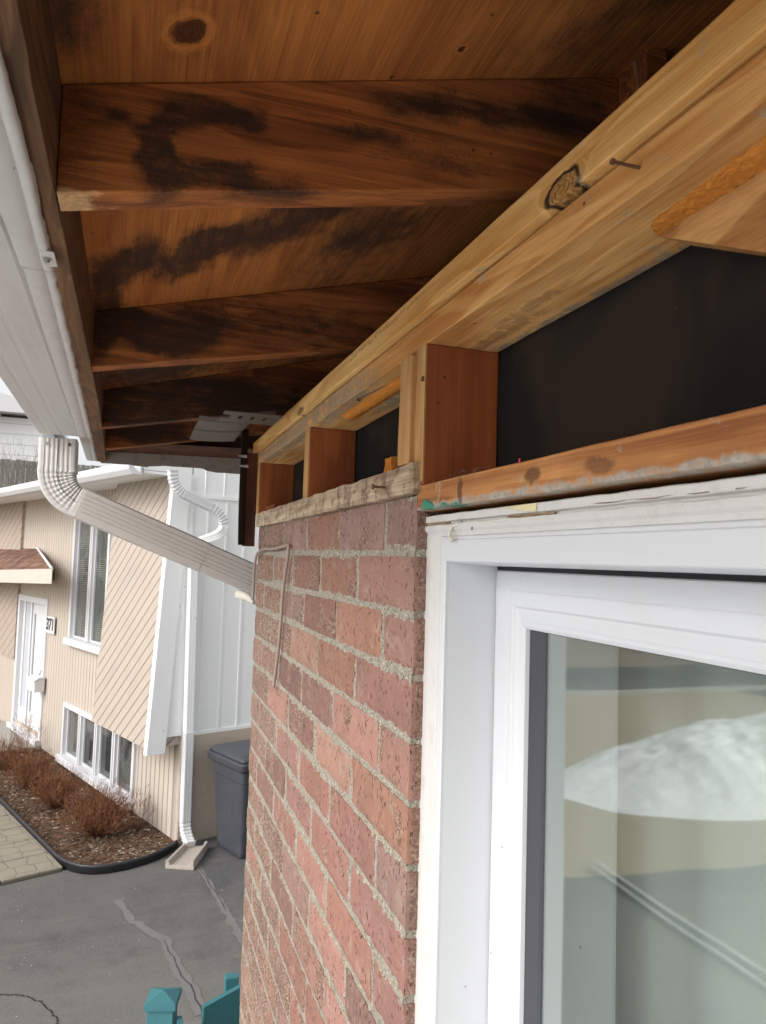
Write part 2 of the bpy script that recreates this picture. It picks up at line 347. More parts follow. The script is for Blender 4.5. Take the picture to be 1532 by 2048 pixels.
# ================================================================== THE NEAR HOUSE
XB = .30                                                    # plane of the brick face
house = tag(empty('brick_house', (.6, 0, GZ)), 'brick house wall up close with its soffit stripped open above a white window', 'house')
ZT, COURSE, YA, YC = .0445, .0695, .793, 1.93                # middle of the first joint, course height, arris, far corner
bv = MB(); tones = []; kinds = []
PAL = [(0.326, 0.169, 0.136), (0.307, 0.160, 0.132), (0.270, 0.136, 0.110), (0.344, 0.183, 0.145), (0.214, 0.122, 0.101), (0.186, 0.108, 0.092), (0.316, 0.164, 0.114), (0.353, 0.207, 0.154), (0.288, 0.179, 0.154), (0.251, 0.127, 0.101), (0.298, 0.146, 0.110), (0.316, 0.174, 0.141)]
def brick(y0, y1, z0, z1, x=XB, n=(1, 16, 6), depth=.09):
    i0 = len(bv.v); nf = len(bv.f)
    bv.box(x, x+depth, y0, y1, z0, z1, n)
    t_ = rnd.choice(PAL); f = rnd.uniform(.85, 1.12); t_ = tuple(c*f for c in t_)
    fary = max(0, min(1, (y0-.95)/.8)); sd = rnd.random()*.42+fary*.55
    off = rnd.uniform(-.0012, .0012); cy, cz = (y0+y1)/2, (z0+z1)/2; hy, hz = (y1-y0)/2, (z1-z0)/2
    for i in range(i0, len(bv.v)):
        vx, vy, vz = bv.v[i]
        e = max(abs(vy-cy)/hy, abs(vz-cz)/hz); ed = 1 if e > .98 else 0
        q = Vector((vx, vy, vz))*55
        nn = noise.noise_vector(q)
        if vx < x+.001:
            vx += off+.0009*noise.noise(q*.6)+((.0012 if vy < YA+.004 else .0024)+.0008*nn.x if ed else 0)
        vy += nn.y*.0012*ed*(0 if vy < YA+.004 else 1); vz += nn.z*.0016*ed
        bv.v[i] = (vx, vy, vz)
    tones.extend([t_]*(len(bv.v)-i0)); kinds.extend([sd]*(len(bv.v)-i0))
def zrow(r): return .0115+COURSE*(1-r)-.0015                 # top joint centre of row r
GJ = .0045
for r in range(0, 45):
    z1 = .0795-COURSE*r+0-GJ*0; z0 = z1-COURSE
    zt, zb = z1-GJ, z0+GJ
    if r == 0: zt = .077
    st = .905 if r % 2 == 0 else 1.019
    edges = [YA, *[st+.228*k for k in range(6) if YA+.05 < st+.228*k < YC-.04], YC+rnd.uniform(-.003, .006)]
    for a_, b_ in zip(edges, edges[1:]):
        g = .0042
        brick(a_+(0 if a_ == YA else g+rnd.uniform(-.001, .001)), b_-(0 if b_ > YC-.01 else g+rnd.uniform(-.001, .001)), zb+rnd.uniform(-.0008, .0008), zt+rnd.uniform(-.0008, .0008))
    if z1 < -1.55:                                           # under the window
        for k in range(-9, 4):
            y0 = max(-1.2, st-.228*(3-k)); y1 = min(YA-.008, st-.228*(2-k))
            if y1-y0 > .03 and y0 > -1.21: brick(y0+g, y1-g, zb, zt, n=(1, 4, 2))
wall = bv.build('wall', M['brick'], house, smooth=False)
at = wall.data.attributes.new('tone', 'FLOAT_COLOR', 'POINT')
for i, c in enumerate(tones): at.data[i].color = (*c, 1)
ak = wall.data.attributes.new('kind', 'FLOAT_COLOR', 'POINT')
for i, c in enumerate(kinds): ak.data[i].color = (c, 0, 0, 1)
mo = MB()
def mfn(u, v):
    y = YA+.0015+(YC-.004-YA)*u; z = .075-1.5*v
    q = Vector((0, y, z))
    return (XB+.0024+.0014*noise.noise(q*70)+.0010*noise.noise(q*210), y, z)
mo.grid(230, 330, mfn)
def mside(u, v):
    z = .075-1.5*v; x = XB+.0020+.07*u; q = Vector((x, YA, z))
    return (x, YA+.0022+.0016*noise.noise(q*90), z)
mo.grid(8, 330, mside)
mo.box(XB+.004, XB+.085, YA+.004, YC-.006, GZ, -1.42, (1, 1, 1)); mo.box(XB+.004, XB+.085, -1.2, YA, GZ, -1.56)
mo.box(XB+.006, XB+.085, YA+.006, YC-.006, -1.42, .072)
mo.build('mortar', M['mortar'], house, smooth=False, fix=False)

# -- framing above the brick and the window
def lumber(name, x0, x1, y0, y1, z0, z1, m, parent=house, step=.02, amp=.0006, bevel=.0015, label=None, f=9, rot=None):
    b = MB(); n = tuple(max(1, int(round(abs(q)/step))) for q in (x1-x0, y1-y0, z1-z0))
    b.box(x0, x1, y0, y1, z0, z1, n); b.wobble(amp, f)
    if rot:
        ax, ang, piv = rot; mt = Matrix.Rotation(R(ang), 3, ax); pv = Vector(piv)
        b.v = [tuple(mt @ (Vector(v)-pv)+pv) for v in b.v]
    o = b.build(name, m, parent, bevel=bevel, ang=50)
    if label: o['label'] = label
    return o
lumber('nailer_strip', .293, .331, -.9, 2.03, .2780, .3085, M['ledger'], amp=.0008, f=6, label='long pale nailer strip with an oval knot')
lumber('top_plate', .300, .389, -.9, 1.985, .2448, .2738, M['plate'], amp=.0008, f=7, label='top plate smeared with old mortar')
lumber('sill_plate', .300, .385, -.9, .7885, .0575, .0855, M['platelow'], amp=.0007, label='orange plate over the window with a flake of green paint')
lumber('sill_plate', .290, .330, .779, 1.910, .0765, .1105, M['weather'], step=.015, amp=.0022, f=16, label='weathered grey plate lying on the brickwork')
lumber('stud', .300, .389, .7700, .8095, .0855, .2448, M['stud'], amp=.0004, label='red brown stud at the window corner')
lumber('stud', .300, .389, 1.356, 1.396, .1100, .2448, M['stud'], amp=.0006)
lumber('stud', .300, .389, 1.935, 1.975, .085, .2448, M['stud'], amp=.0006)
lumber('stud_edge', .2985, .3000, .7705, .8090, .0900, .2440, M['studpale'], bevel=0, amp=.0002)
lumber('stud_edge', .2985, .3000, 1.3575, 1.3950, .1110, .2440, M['studpale'], bevel=0, amp=.0002)
lumber('stud_edge', .2985, .3000, 1.9365, 1.9735, .1110, .2440, M['studpale'], bevel=0, amp=.0002)
lumber('loose_slat', .292, .312, .800, .838, .1120, .2390, M['studpale'], step=.012, amp=.0012, f=20, rot=('X', 1.5, (.3, .82, .11)), label='split slat leaning beside the stud')
lumber('block', .34, .375, 1.00, 1.03, .10, .148, M['fuzzy'], step=.006, amp=.002, f=90, bevel=0, label='splintered offcut behind the weathered plate')
lumber('block', .33, .37, 1.30, 1.35, .10, .125, M['stud'], amp=.001)
lumber('block', .315, .36, 1.80, 1.93, .10, .13, M['stud'], amp=.001)
b = MB(); V8 = [(.3345, .4283, .2446), (.3255, .3175, .2446), (.3525, .4470, .2436), (.3440, .3375, .2380), (.386, .4523, .2443), (.386, .3807, .2079)]
def ext(a_, b_, k_): return tuple(Vector(a_)+(Vector(b_)-Vector(a_))*k_)
e1, e2, e3 = ext(V8[0], V8[1], 5.5), ext(V8[2], V8[3], 5.5), ext(V8[4], V8[5], 5.5)
b.add([V8[2], e2, e3, V8[4], (.3525, .4470, .2447), (.352, e2[1], .2447), (.386, e3[1], .2447), (.386, .4523, .2447)], [(0, 1, 2, 3), (0, 4, 5, 1), (2, 6, 7, 3)])
b.build('joist', M['joist'], house, fix=False)['label'] = 'board end with a rough sawn orange edge'
b = MB()
def fz(u, v):
    a_ = Vector(ext(V8[0], V8[1], 5.5*u)); c_ = Vector(ext(V8[2], V8[3], 5.5*u)); q = a_+(c_-a_)*v
    return tuple(q+Vector((-.0035*math.sin(math.pi*min(1, v*1.2))+.0022*noise.noise(Vector((q.y*120, v*4, 1)))*(1.2-v), 0, .0014*noise.noise(Vector((q.y*150, v*9, 7)))-.0015*math.sin(math.pi*v))))
b.grid(500, 14, fz); b.build('rough_edge', M['fuzzy'], house, smooth=True, fix=False)
b = MB()
def fz2(u, v):
    y = .86+.36*u; q = Vector((y*80, v*5, 4))
    return (.322+.03*v+.004*noise.noise(q), y, .2442-.006*math.sin(math.pi*v)+.0015*noise.noise(q*2))
b.grid(90, 10, fz2); b.build('rough_edge', M['fuzzy'], house, smooth=True)
# felt sheathing behind everything
b = MB(); b.grid(60, 6, lambda u, v: (.3905+.003*noise.noise(Vector((u*14, v*2, 3))), -.9+2.84*u, -.02+.27*v))
b.build('felt_paper', M['felt'], house, smooth=True, label=None) if False else b.build('felt_paper', M['felt'], house, smooth=True)
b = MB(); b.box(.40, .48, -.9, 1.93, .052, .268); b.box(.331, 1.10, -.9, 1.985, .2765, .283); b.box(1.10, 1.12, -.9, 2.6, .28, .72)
b.build('attic_dark_backing', M['dark'], house)  # near-black boxes paint in the darkness of the open attic
# interior of the room behind the glass, closed box
t = NT('room_paint'); M['room'] = t.fin((.42, .47, .44), .8, None, .2)
b = MB(); b.box(3.2, 3.25, -1.3, 1.93, GZ, .3); b.box(.48, 3.25, -1.3, -1.25, GZ, .3); b.box(.40, 3.25, 1.88, 1.925, GZ, .3); b.box(.48, 3.2, -1.25, 1.88, .22, .27); b.box(.40, 3.2, -1.25, 1.88, GZ, GZ+.3)
b.box(.395, .42, .82, 1.88, GZ+.3, .04); b.box(.395, .42, -1.25, .82, GZ+.3, -1.56)
b.build('room_shell', M['room'], house)
# nails
def nail(p, q, r, parent=house, m='rust', head=2.2):
    b = MB(); P_, Q = Vector(p), Vector(q); d = (Q-P_).normalized(); b.tube([P_, Q], r, 8); b.tube([Q-d*.0008, Q+d*.0012], r*head, 10)
    return b.build('nail', M[m], parent, smooth=False)
nail((.300, .3983, .2602), (.2795, .3983, .2602), .0012, head=1.7)
nail((.290, .8720, .0903), (.2735, .8720, .0903), .0017)
nail((.30, .775, .205), (.2975, .775, .205), .0022, head=1.3)
nail((.322, .98, .246), (.312, 1.08, .2435), .0015)
nail((.36, .472, .35), (.361, .486, .402), .0010, head=1.8)

# -- corner board and felt flap at the far corner
lumber('corner_board', .270, .301, 1.988, 2.006, .028, .275, M['cornerwood'], amp=.0004)
b = MB(); b.grid(4, 24, lambda u, v: (.2545+.018*u-.002*math.sin(v*2.6)+.004*max(0, .18-v)*(1-u), 1.972+.012*u+.001*math.sin(v*5), .0305+.305*v))
o = b.build('felt_flap', M['felt'], house, smooth=True); sm = o.modifiers.new('s', 'SOLIDIFY'); sm.thickness = .0018

# -- the roof overhang
RX, RZ, SL = -.0844, .391, .25
def zr(x): return RZ+SL*(x-RX)
b = MB()
b.grid(40, 120, lambda u, v: (-.118+4.6*u, -.9+3.55*v, zr(-.118+4.6*u)+.0025+.0006*noise.noise(Vector((u*90, v*20, 0)))))
b.grid(1, 1, lambda u, v: (-.118+4.6*u, -.9+3.55*v, zr(-.118+4.6*u)+.02)); 
roof = b.build('roof', M['sheath'], house, smooth=True, fix=False); roof['label'] = 'stained plywood roof sheathing seen from below'
b = MB(); b.prism([(-.20, zr(-.20)+.021), (4.6, zr(4.6)+.021), (4.6, zr(4.6)+.035), (-.20, zr(-.20)+.035)], lambda p_, t_: (p_[0], t_, p_[1]), -.95, 2.68, 1)
t = NT('asphalt_shingle'); p = t.pos(); vo = t.n('TexVoronoi', {'Vector': p, 'Scale': 260.}, 1)
M['shingle'] = t.fin(t.mix(.6, (.06, .05, .045), vo, 'MULTIPLY'), .95, t.bump(t.sep(vo)[0], .001, 1), .2)
b.build('shingles', M['shingle'], roof)
b = MB(); b.prism([(.335, .286), (4.4, .286), (4.4, 1.5), (.335, .49)], lambda p_, t_: (p_[0], t_, p_[1]), 1.935, 1.96); b.build('gable_wall', M['cornerwood'], roof)
for i, (y0, x1) in enumerate([(.668, .475), (1.294, .62), (1.911, .62), (2.31, .62), (.668-.63, .62), (.668-1.26, .62)]):
    b = MB(); L_ = x1+.0768; k = 26
    poly = []
    def fn(p_, t_): return (p_[0], t_, p_[1])
    hgt = .0893 if i != 3 else .05
    if i == 3: pts = [(-.0925, .30+hgt*0+.0), (x1, .30+SL*(x1+.0925))]
    for_ = MB(); nx = 30
    zb = lambda x: .2999+SL*(x+.0768)*(.0825/.11*1.0 if False else .8)
    xs0 = -.0768 if i == 0 else (-.0873 if i == 1 else -.0934)
    sl = .195
    rings = []
    for j in range(nx+1):
        x = xs0+(x1-xs0)*j/nx; zlo = .2999+sl*(x-xs0) if i < 1 else .2999+.188*(x-xs0); zhi = zr(x)+.002
        w = .0007*noise.noise(Vector((x*18, i*3., 0)))
        rings.append([(x, y0+w, zlo), (x, y0+.0375+w, zlo), (x, y0+.0375+w, zhi), (x, y0+w, zhi)])
    b.loft(rings); b.build('rafter', M['rafter'], roof, bevel=.0015)
lumber('blocking', .474, .50, .62, .668, .49, .545, M['rafter'], roof, label='short orange block at the rafter end')
b = MB()                                                    # subfascia, rough sawn
def sub(u, v, x): pass
rings = []
for j in range(121):
    y = -.9+3.53*j/120; w = noise.noise(Vector((y*22, 0, 0)))*.0012+noise.noise(Vector((y*70, 5, 0)))*.0007
    xo = -.0905-.0195*max(0, y-.6); xi = xo+.0135+.0148*max(0, min(1, y-.6))
    if y < .5: xi = xo+.0150
    rings.append([(xo, y, .2985+w), (xi, y, .2985+w), (xi, y, zr(xi)+.001), (xo, y, zr(xo)+.001)])
b.loft(rings); b.build('subfascia', M['fasciawood'], roof, bevel=.001)
# boxed end of the overhang
b = MB(); n_ = 70
rings = []
for j in range(n_+1):
    x = -.118+.72*j/n_; px_ = j/n_
    lo = .2925-.004*math.sin(min(1, max(0, (x+.02)/.1))*math.pi)+(.004 if .03 < x < .22 else 0)-.007*max(0, min(1, (x-.2)/.05))+.0012*noise.noise(Vector((x*40, 0, 0)))
    rings.append([(x, 2.60, lo), (x, 2.615, lo), (x, 2.615, zr(x)), (x, 2.60, zr(x))])
b.loft(rings); b.build('end_board', M['dirtymetal'], roof)['label'] = 'stained metal capped board closing the overhang'
b = MB(); b.grid(20, 3, lambda u, v: (-.10+.70*u, 2.345+.255*v, .330+.012*u)); b.build('end_soffit', M['cornerwood'], roof)
# leftover soffit panels still hanging
so_ = empty('soffit_panel', (.16, 1.67, .28)); tag(so_, 'torn piece of beige vinyl soffit still hanging near the far wall corner', 'soffit panel')
b = MB(); rings = []
for j in range(25):
    v = j/24; x = .112+.105*v
    prof = []
    for i in range(25):
        u = i/24; y = 1.55+.28*u
        z = .2755+.0035*v-.003*math.sin(v*math.pi)+(.006 if .48 < u < .52 else 0)+.002*math.sin(u*math.pi)+(.008 if u < .03 else 0)
        prof.append((x, y, z))
    rings.append(prof)
b.loft(rings, cap=False, closed=False); o = b.build('panel', M['soffitvinyl'], so_, smooth=False); o.modifiers.new('s', 'SOLIDIFY').thickness = .0012
b = MB()
xs = [.150, .166, .182, .190, .206, .214, .230, .238, .262]
for i in range(len(xs)-1):
    y0, y1 = 1.43, 1.545
    if i % 2 == 1:
        b.box(xs[i], xs[i+1], y0, y1, .2745, .2755)
    else:
        b.box(xs[i], xs[i+1], y0, y0+.035, .2745, .2755); b.box(xs[i], xs[i+1], y1-.045, y1, .2745, .2755)
o = b.build('slotted_strip', M['soffitvinyl'], so_)
b = MB()
for z_, x_ in ((.2615, .243), (.236, .2475)): b.grid(6, 2, lambda u, v: (x_+.022*u, 1.945-.004*v, z_-.008*v*(.4+.6*u)+.002*u))
o = b.build('clip', M['oldwhite'], house); o.modifiers.new('s', 'SOLIDIFY').thickness = .001

# -- fascia cover and gutter
gut = tag(empty('gutter', (-.19, 1.0, .30)), 'white metal eaves gutter along the stripped overhang', 'gutter')
b = MB(); rings = []
for j in range(91):
    y = -.9+2.98*j/90; w = .0006*noise.noise(Vector((y*9, 0, 0)))
    xi = -.1275-.018*min(1, max(0, (y-.8)/1.1)); xo = xi-.100
    pr = [(xi, .345), (xi, .3015), (xi-.004, .2985), (xi-.036, .2985), (xi-.040, .2993), (xi-.044, .2993), (xi-.048, .2985),
          (xi-.068, .2985), (xi-.0715, .2993), (xi-.075, .2993), (xi-.0785, .2985), (xo+.004, .2985), (xo, .302), (xo-.004, .325), (xo-.022, .345), (xo-.028, .36), (xo-.028, .385), (xo-.018, .388)]
    rings.append([(x+w, y, z-.0035*0+w) for x, z in pr])
b.loft(rings, cap=False, closed=False)
k = len(rings[-1]); b.f.append(tuple(range(90*k, 91*k)))
o = b.build('trough', M['metal'], gut, smooth=False, fix=True); md = o.modifiers.new('s', 'SOLIDIFY'); md.thickness = .0012
_b = o.modifiers.new('b', 'BEVEL'); _b.width = .002; _b.segments = 3; _b.limit_method = 'ANGLE'; _b.angle_limit = R(5)
# fascia cover with crumpled edge
def fcover(y0, y1, xin0, xin1, zb, name, wav, m, lip=.006):
    b = MB(); rings = []; n_ = int((y1-y0)/.008)
    for j in range(n_+1):
        y = y0+(y1-y0)*j/n_; tt = j/n_
        nn = noise.noise(Vector((y*26, 0, 0)))*wav+noise.noise(Vector((y*75, 3, 0)))*wav*.6
        xi = -.0900-.0195*max(0, y-.6)+.001; xo = min(-.128-.018*min(1, max(0, (y-.8)/1.1))+.002, xi-.033)
        rings.append([(xi+nn, y, zb+.002+abs(nn)*.8), (xi-.004+nn*.6, y, zb-.0015+nn*.3), (xi-.010+nn*.3, y, zb), (xi-.0115, y, zb+.0022), (xi-.013, y, zb),
                      (xo+.008, y, zb+.0003*math.sin(y*60)), (xo+.003, y, zb+.001), (xo, y, zb+.002), (xo, y, .35)])
    b.loft(rings, cap=False, closed=False); o = b.build(name, m, gut, smooth=True); o.modifiers.new('s', 'SOLIDIFY').thickness = .0008
    return o
fcover(.62, 2.60, -.0915, -.1325, .2965, 'fascia_cover', .0022, M['metalcrisp'])
fcover(-.9, .845, -.0895, -.0905, .2925, 'fascia_cover', .0008, M['metal'])
b = MB(); b.tube([(-.0965, .80, .2925), (-.0965, .80, .2885)], .0042, 12); b.tube([(-.0965, .80, .2885), (-.0965, .80, .2865)], .0026, 6); b.build('screw', M['steel'], gut, smooth=False)
b = MB(); b.box(-.1015, -.0885, .782, .822, .2905, .2920, (1, 1, 1)); b.build('bracket', M['metalcrisp'], gut, bevel=.0006)

# -- downspout, swept in the plane Y = 2.08
def spout(path, hw, hd, y, crimps, name_root, mats, axis=lambda s, y, z: (s, y, z), ribs=True, taper=None):
    """path: (s, z) points; the profile has ribs on its front face"""
    pass
def ribprof(hw, hd, ribs=5, depth=.0022):
    """outline in (across, out) with grooves on the -out face"""
    pts = [(-hw, hd), (-hw, -hd+.006), (-hw+.003, -hd+.001), (-hw+.007, -hd)]
    for i in range(ribs):
        c = -hw+.012+(2*hw-.024)*(i+.5)/ribs; q = (2*hw-.024)/ribs*.22
        pts += [(c-q*1.5, -hd), (c-q*.7, -hd+depth), (c+q*.7, -hd+depth), (c+q*1.5, -hd)]
    pts += [(hw-.007, -hd), (hw-.003, -hd+.001), (hw, -hd+.006), (hw, hd)]
    return pts
def sweep(path, prof, tofn, scale=lambda i: (1, 1, 0)):
    """path = list of (Vector s,z); profile across axis = path normal"""
    rings = []
    for i, p_ in enumerate(path):
        d = (path[min(i+1, len(path)-1)]-path[max(i-1, 0)]).normalized(); nrm = Vector((d.y, -d.x))
        sa, sb, crimp = scale(i); r_ = []
        for (a_, o_) in prof:
            k_ = crimp(a_) if callable(crimp) else 0
            q = p_+nrm*(a_*sa); r_.append(tofn(q.x, o_*sb+k_, q.y))
        rings.append(r_)
    return rings
dsp = tag(empty('downspout', (-.2, 2.08, .29)), 'taupe ribbed metal downspout bending from the gutter towards the brick corner', 'downspout')
YD = 2.115; HD = .033
tf = lambda s, o_, z: (s, YD+o_, z)
# vertical outlet
top = Vector((-.2, .291)); e0 = Vector((-.1985, .205))
prof = ribprof(.0455, HD, 6, .0016)
b = MB(); pth = [top+(e0-top)*i/6 for i in range(7)]
# across axis points to -s when going down, so keep it symmetric
b.loft(sweep(pth, prof, tf)); o = b.build('outlet', M['metal'], dsp, bevel=.0006)
for sx in (-.2262, -.172):
    m_ = MB(); m_.tube([(sx, YD-HD+.002, .2755), (sx, YD-HD-.003, .2755)], .0042, 10); m_.build('screw', M['rust' if sx > -.2 else 'steel'], dsp)
m_ = MB(); m_.box(-.1995, -.1985, YD-HD-.0012, YD-HD+.002, .205, .288); m_.build('seam', M['gasket'], dsp)
# elbow: arc from vertical to the diagonal, crimped on its inner side
dirn = Vector((.2384+.1077, -.0292-.1119)).normalized(); ang = math.atan2(dirn.y, dirn.x)
N_ = 50; a0 = -math.pi/2; a1 = ang
Rad = .082
cx = Vector((e0.x+Rad, e0.y)); pth = []
for i in range(N_+1):
    a_ = a0+(a1-a0)*i/N_; nrm = Vector((math.sin(a_), -math.cos(a_))); pth.append(cx+nrm*Rad*1.0)
fix0 = pth[0]-e0; pth = [q-fix0 for q in pth]
pth = [e0+(Vector((0, .012)))*(1-i/2) for i in range(2)]+pth
tail = pth[-1]; pth += [tail+dirn*.012*i for i in range(1, 3)]
sgn = []
rings = []
for i, p_ in enumerate(pth):
    d = (pth[min(i+1, len(pth)-1)]-pth[max(i-1, 0)]).normalized(); nrm = Vector((-d.y, d.x))    # towards the inside of the bend
    ph = (i-2)/N_*9; tri = abs((ph % 1)-.5)*2 if 0 <= ph <= 9 else 1
    hw = .0465-(.0465-.0400)*max(0, min(1, (i-2)/N_)); r_ = []
    for (a_, o_) in prof:
        a2 = a_*hw/.0455; inn = (a_+.0455)/.091
        kk = (1-tri)*.0085*inn
        q = p_+nrm*(a2-(kk*.9 if inn > .6 else 0)); oo = o_+(kk*.75 if o_ < 0 else -kk*.4)
        r_.append((q.x, YD+oo*1.035, q.y))
    rings.append(r_)
b = MB(); b.loft(rings); o = b.build('elbow', M['metal'], dsp, bevel=.0004, ang=25)
# seam on the elbow
m_ = MB(); m_.tube([(p_.x, YD-HD-.0002+.0035*0, p_.y) for p_ in pth[1:-2]], .0007, 5); m_.build('seam', M['gasket'], dsp)
st_ = tail+dirn*.010; en_ = st_+dirn*.345
prof2 = ribprof(.0415, HD+.0015, 5, .0020)
# ribs gathered on the upper two thirds of the pipe
pf = [(-.0415, HD), (-.0415, -HD+.006), (-.038, -HD)]
for c_ in (-.018, -.008, .003, .014, .026):
    pf += [(c_-.0022, -HD), (c_-.0009, -HD+.0022), (c_+.0009, -HD+.0022), (c_+.0022, -HD)]
pf += [(.038, -HD), (.0415, -HD+.006), (.0415, HD)]
def diag(p0, p1, pfx, name, sc=1.):
    b = MB(); rr = []
    nr = Vector((-dirn.y, dirn.x))
    for i in range(9):
        q0 = p0+(p1-p0)*i/8
        rr.append([(lambda q: (q.x, YD+o_*sc*1.07, q.y))(q0+nr*a_*sc) for a_, o_ in pfx])
    b.loft(rr); return b.build(name, M['spout'], dsp, bevel=.0006)
diag(st_, en_, pf, 'pipe'); diag(en_-dirn*.002, en_+dirn*.20, pf, 'pipe', .965)
lo = en_+dirn*.198
rr = []
for i in range(19):
    a_ = ang+(-math.pi/2-ang)*i/18; c0 = lo+Vector((math.sin(ang), -math.cos(ang)))*.07
    q0 = c0+Vector((-math.sin(a_), math.cos(a_)))*.07; nr = Vector((-math.sin(a_), math.cos(a_)))
    cr = .002*(i % 2)
    rr.append([((q0+nr*x_*.93).x, YD+o_*.93+(cr if o_ < 0 else 0), (q0+nr*x_*.93).y) for x_, o_ in pf])
b = MB(); b.loft(rr); b.build('elbow', M['spout'], dsp)
q0 = Vector((rr[-1][0][0], rr[-1][0][2])); xm = sum(r_[0] for r_ in rr[-1])/len(rr[-1])
b = MB(); b.box(xm-.038, xm+.038, YD-.03, YD+.03, GZ+.25, min(r_[2] for r_ in rr[-1])+.01); b.build('pipe', M['spout'], dsp, bevel=.004)
b = MB(); i0 = b.add([(0, 0, 0)], [])
b = MB(); b.tube([(.268, 2.02, -.098), (.290, 1.99, -.106), (.300, 1.96, -.118)], [.012, .010, .006], 10); b.wobble(.002, 60); b.build('sealant', M['caulk'], dsp, smooth=True)

# -- cable tacked on the brick
pts = [(.2975, 1.952, -.11), (.2945, 1.935, -.075), (.293, 1.925, -.040), (.293, 1.912, -.010), (.293, 1.885, .008), (.293, 1.83, .0165), (.293, 1.77, .0205), (.292, 1.66, .0195), (.293, 1.56, .0235), (.293, 1.505, .0265), (.293, 1.488, .0255),
       (.293, 1.487, .018), (.293, 1.495, -.005), (.292, 1.508, -.035), (.292, 1.525, -.08), (.293, 1.535, -.12), (.292, 1.542, -.16), (.293, 1.556, -.195), (.293, 1.575, -.235), (.2935, 1.592, -.272)]
sm_ = []
P4 = [Vector(p_) for p_ in pts]
for i in range(len(P4)-1):
    p0, p1, p2, p3 = P4[max(0, i-1)], P4[i], P4[i+1], P4[min(len(P4)-1, i+2)]
    for k_ in range(5):
        t_ = k_/5; sm_.append(.5*((2*p1)+(p2-p0)*t_+(2*p0-5*p1+4*p2-p3)*t_*t_+(3*p1-p0-3*p2+p3)*t_**3)+noise.noise_vector(p1*40+Vector((t_*3, 0, 0)))*.0006)
sm_.append(P4[-1])
b = MB(); b.tube(sm_, .0034, 10); o = b.build('cable', paint('painted_cable', (.34, .255, .215), .6, .3, (.25, .18, .14), .0005, 60), None, smooth=True)
tag(o, 'painted cable looped over the upper left bricks', 'cable')

# ------------------------------------------------------------------ the window
YL, YR, ZH, ZS = .742, -.62, .0, -1.5
win = MB()
def ringmesh(b, rings):
    """rings: (y_left, z_top, x, y_right, z_bottom)"""
    vs = []
    for (yl, zt, x, yr, zb) in rings: vs += [(x, yl, zt), (x, yr, zt), (x, yr, zb), (x, yl, zb)]
    fs = []
    for i in range(len(rings)-1):
        for j in range(4): fs.append((i*4+j, i*4+(j+1) % 4, (i+1)*4+(j+1) % 4, (i+1)*4+j))
    return b.add(vs, fs)
def RG(yl, zt, x): return (yl, zt, x, YR+(YL-yl), ZS+(ZH-zt))
ringmesh(win, [RG(.756, .0285, .330), RG(.756, .0285, .3175), RG(.7545, .0270, .3165), RG(.7500, .0245, .3165), RG(.7490, .0238, .3150), RG(.7480, .0230, .3150),
               RG(.7398, .0028, .3150), RG(.7388, .0016, .3160), RG(.7395, .0008, .3200), RG(.7435, -.0020, .3775), RG(.7435, -.0020, .40), RG(.78, .03, .40)])
window = win.build('window', M['vinyl'], house, bevel=.0005, fix=False); window['label'] = 'new white vinyl window in the brick wall'
b = MB(); ringmesh(b, [RG(.7433, -.0022, .3790), RG(.7405, -.0062, .3790), RG(.7405, -.0062, .3812)]); b.build('gasket', M['gasket'], window, fix=False)
b = MB()
ringmesh(b, [RG(.7425, -.0064, .400), RG(.7425, -.0064, .3785), RG(.7415, -.0076, .3770), RG(.7140, -.0260, .3770), RG(.7134, -.0266, .3778), RG(.7128, -.0272, .3770),
             RG(.7030, -.0420, .3770), RG(.7018, -.0430, .3778), RG(.7008, -.0440, .3795), RG(.6990, -.0452, .3800), RG(.6925, -.0570, .3815), RG(.6915, -.0578, .3806), RG(.6895, -.0610, .3806), RG(.6865, -.0648, .3835), RG(.6858, -.0655, .3885)])
b.build('sash', M['vinyl'], window, bevel=.0004, fix=False)
b = MB(); ringmesh(b, [RG(.6862, -.0650, .3882), RG(.6845, -.0657, .3876), RG(.6835, -.0658, .3882), RG(.6730, -.0659, .3882), RG(.6722, -.0659, .3876), RG(.6590, -.0660, .3876), RG(.6580, -.0660, .3882), RG(.6550, -.0661, .3884), RG(.6545, -.0662, .3896)])
b.build('spacer', M['spacer'], window, fix=False)
b = MB(); b.box(.3897, .3907, YR+.055, .686, ZS+.055, -.056); gl_ = b.build('glass_pane', M['glass'], window)
b = MB(); ringmesh(b, [RG(.700, -.03, .4085), RG(.6865, -.066, .4090), RG(.6875, -.065, .4300), RG(.6900, -.062, .4302), RG(.6915, -.060, .4950), RG(.6930, -.058, .500)])
b.build('inner_frame', M['vinyl'], window, fix=False)
# casing: left caulk strip and the old cap above
b = MB()
rings = []
for j in range(200):
    z = .030-1.5*j/199; nn = noise.noise(Vector((z*40, 0, 0)))*.0012+noise.noise(Vector((z*130, 2, 0)))*.0007
    rings.append([(.34, .8035+nn, z), (.3165+nn*.5, .8025+nn*1.5, z), (.3148+nn*.3, .797, z), (.3158, .785, z), (.3152, .772+nn*.3, z), (.3165, .7655, z), (.3158, .7605, z), (.3163, .7565, z), (.335, .7565, z)])
b.loft(rings, closed=False, cap=False); b.build('caulk_strip', M['oldwhite'], window, smooth=True)
b = MB(); rings = []
for j in range(260):
    y = .806-1.5*j/259; nn = noise.noise(Vector((y*35, 7, 0)))*.0006; w2 = noise.noise(Vector((y*90, 9, 0)))*.0005
    rings.append([(.34, y, .0525), (.3142, y, .0520+nn), (.3130, y, .0510+nn), (.3130, y, .0445+nn+w2), (.3165, y, .0432+w2), (.3170, y, .0415+w2), (.3120, y, .0405+nn), (.3118, y, .0375), (.3128, y, .0350), (.3150, y, .0325), (.3158, y, .0300), (.3163, y, .0285), (.335, y, .0285)])
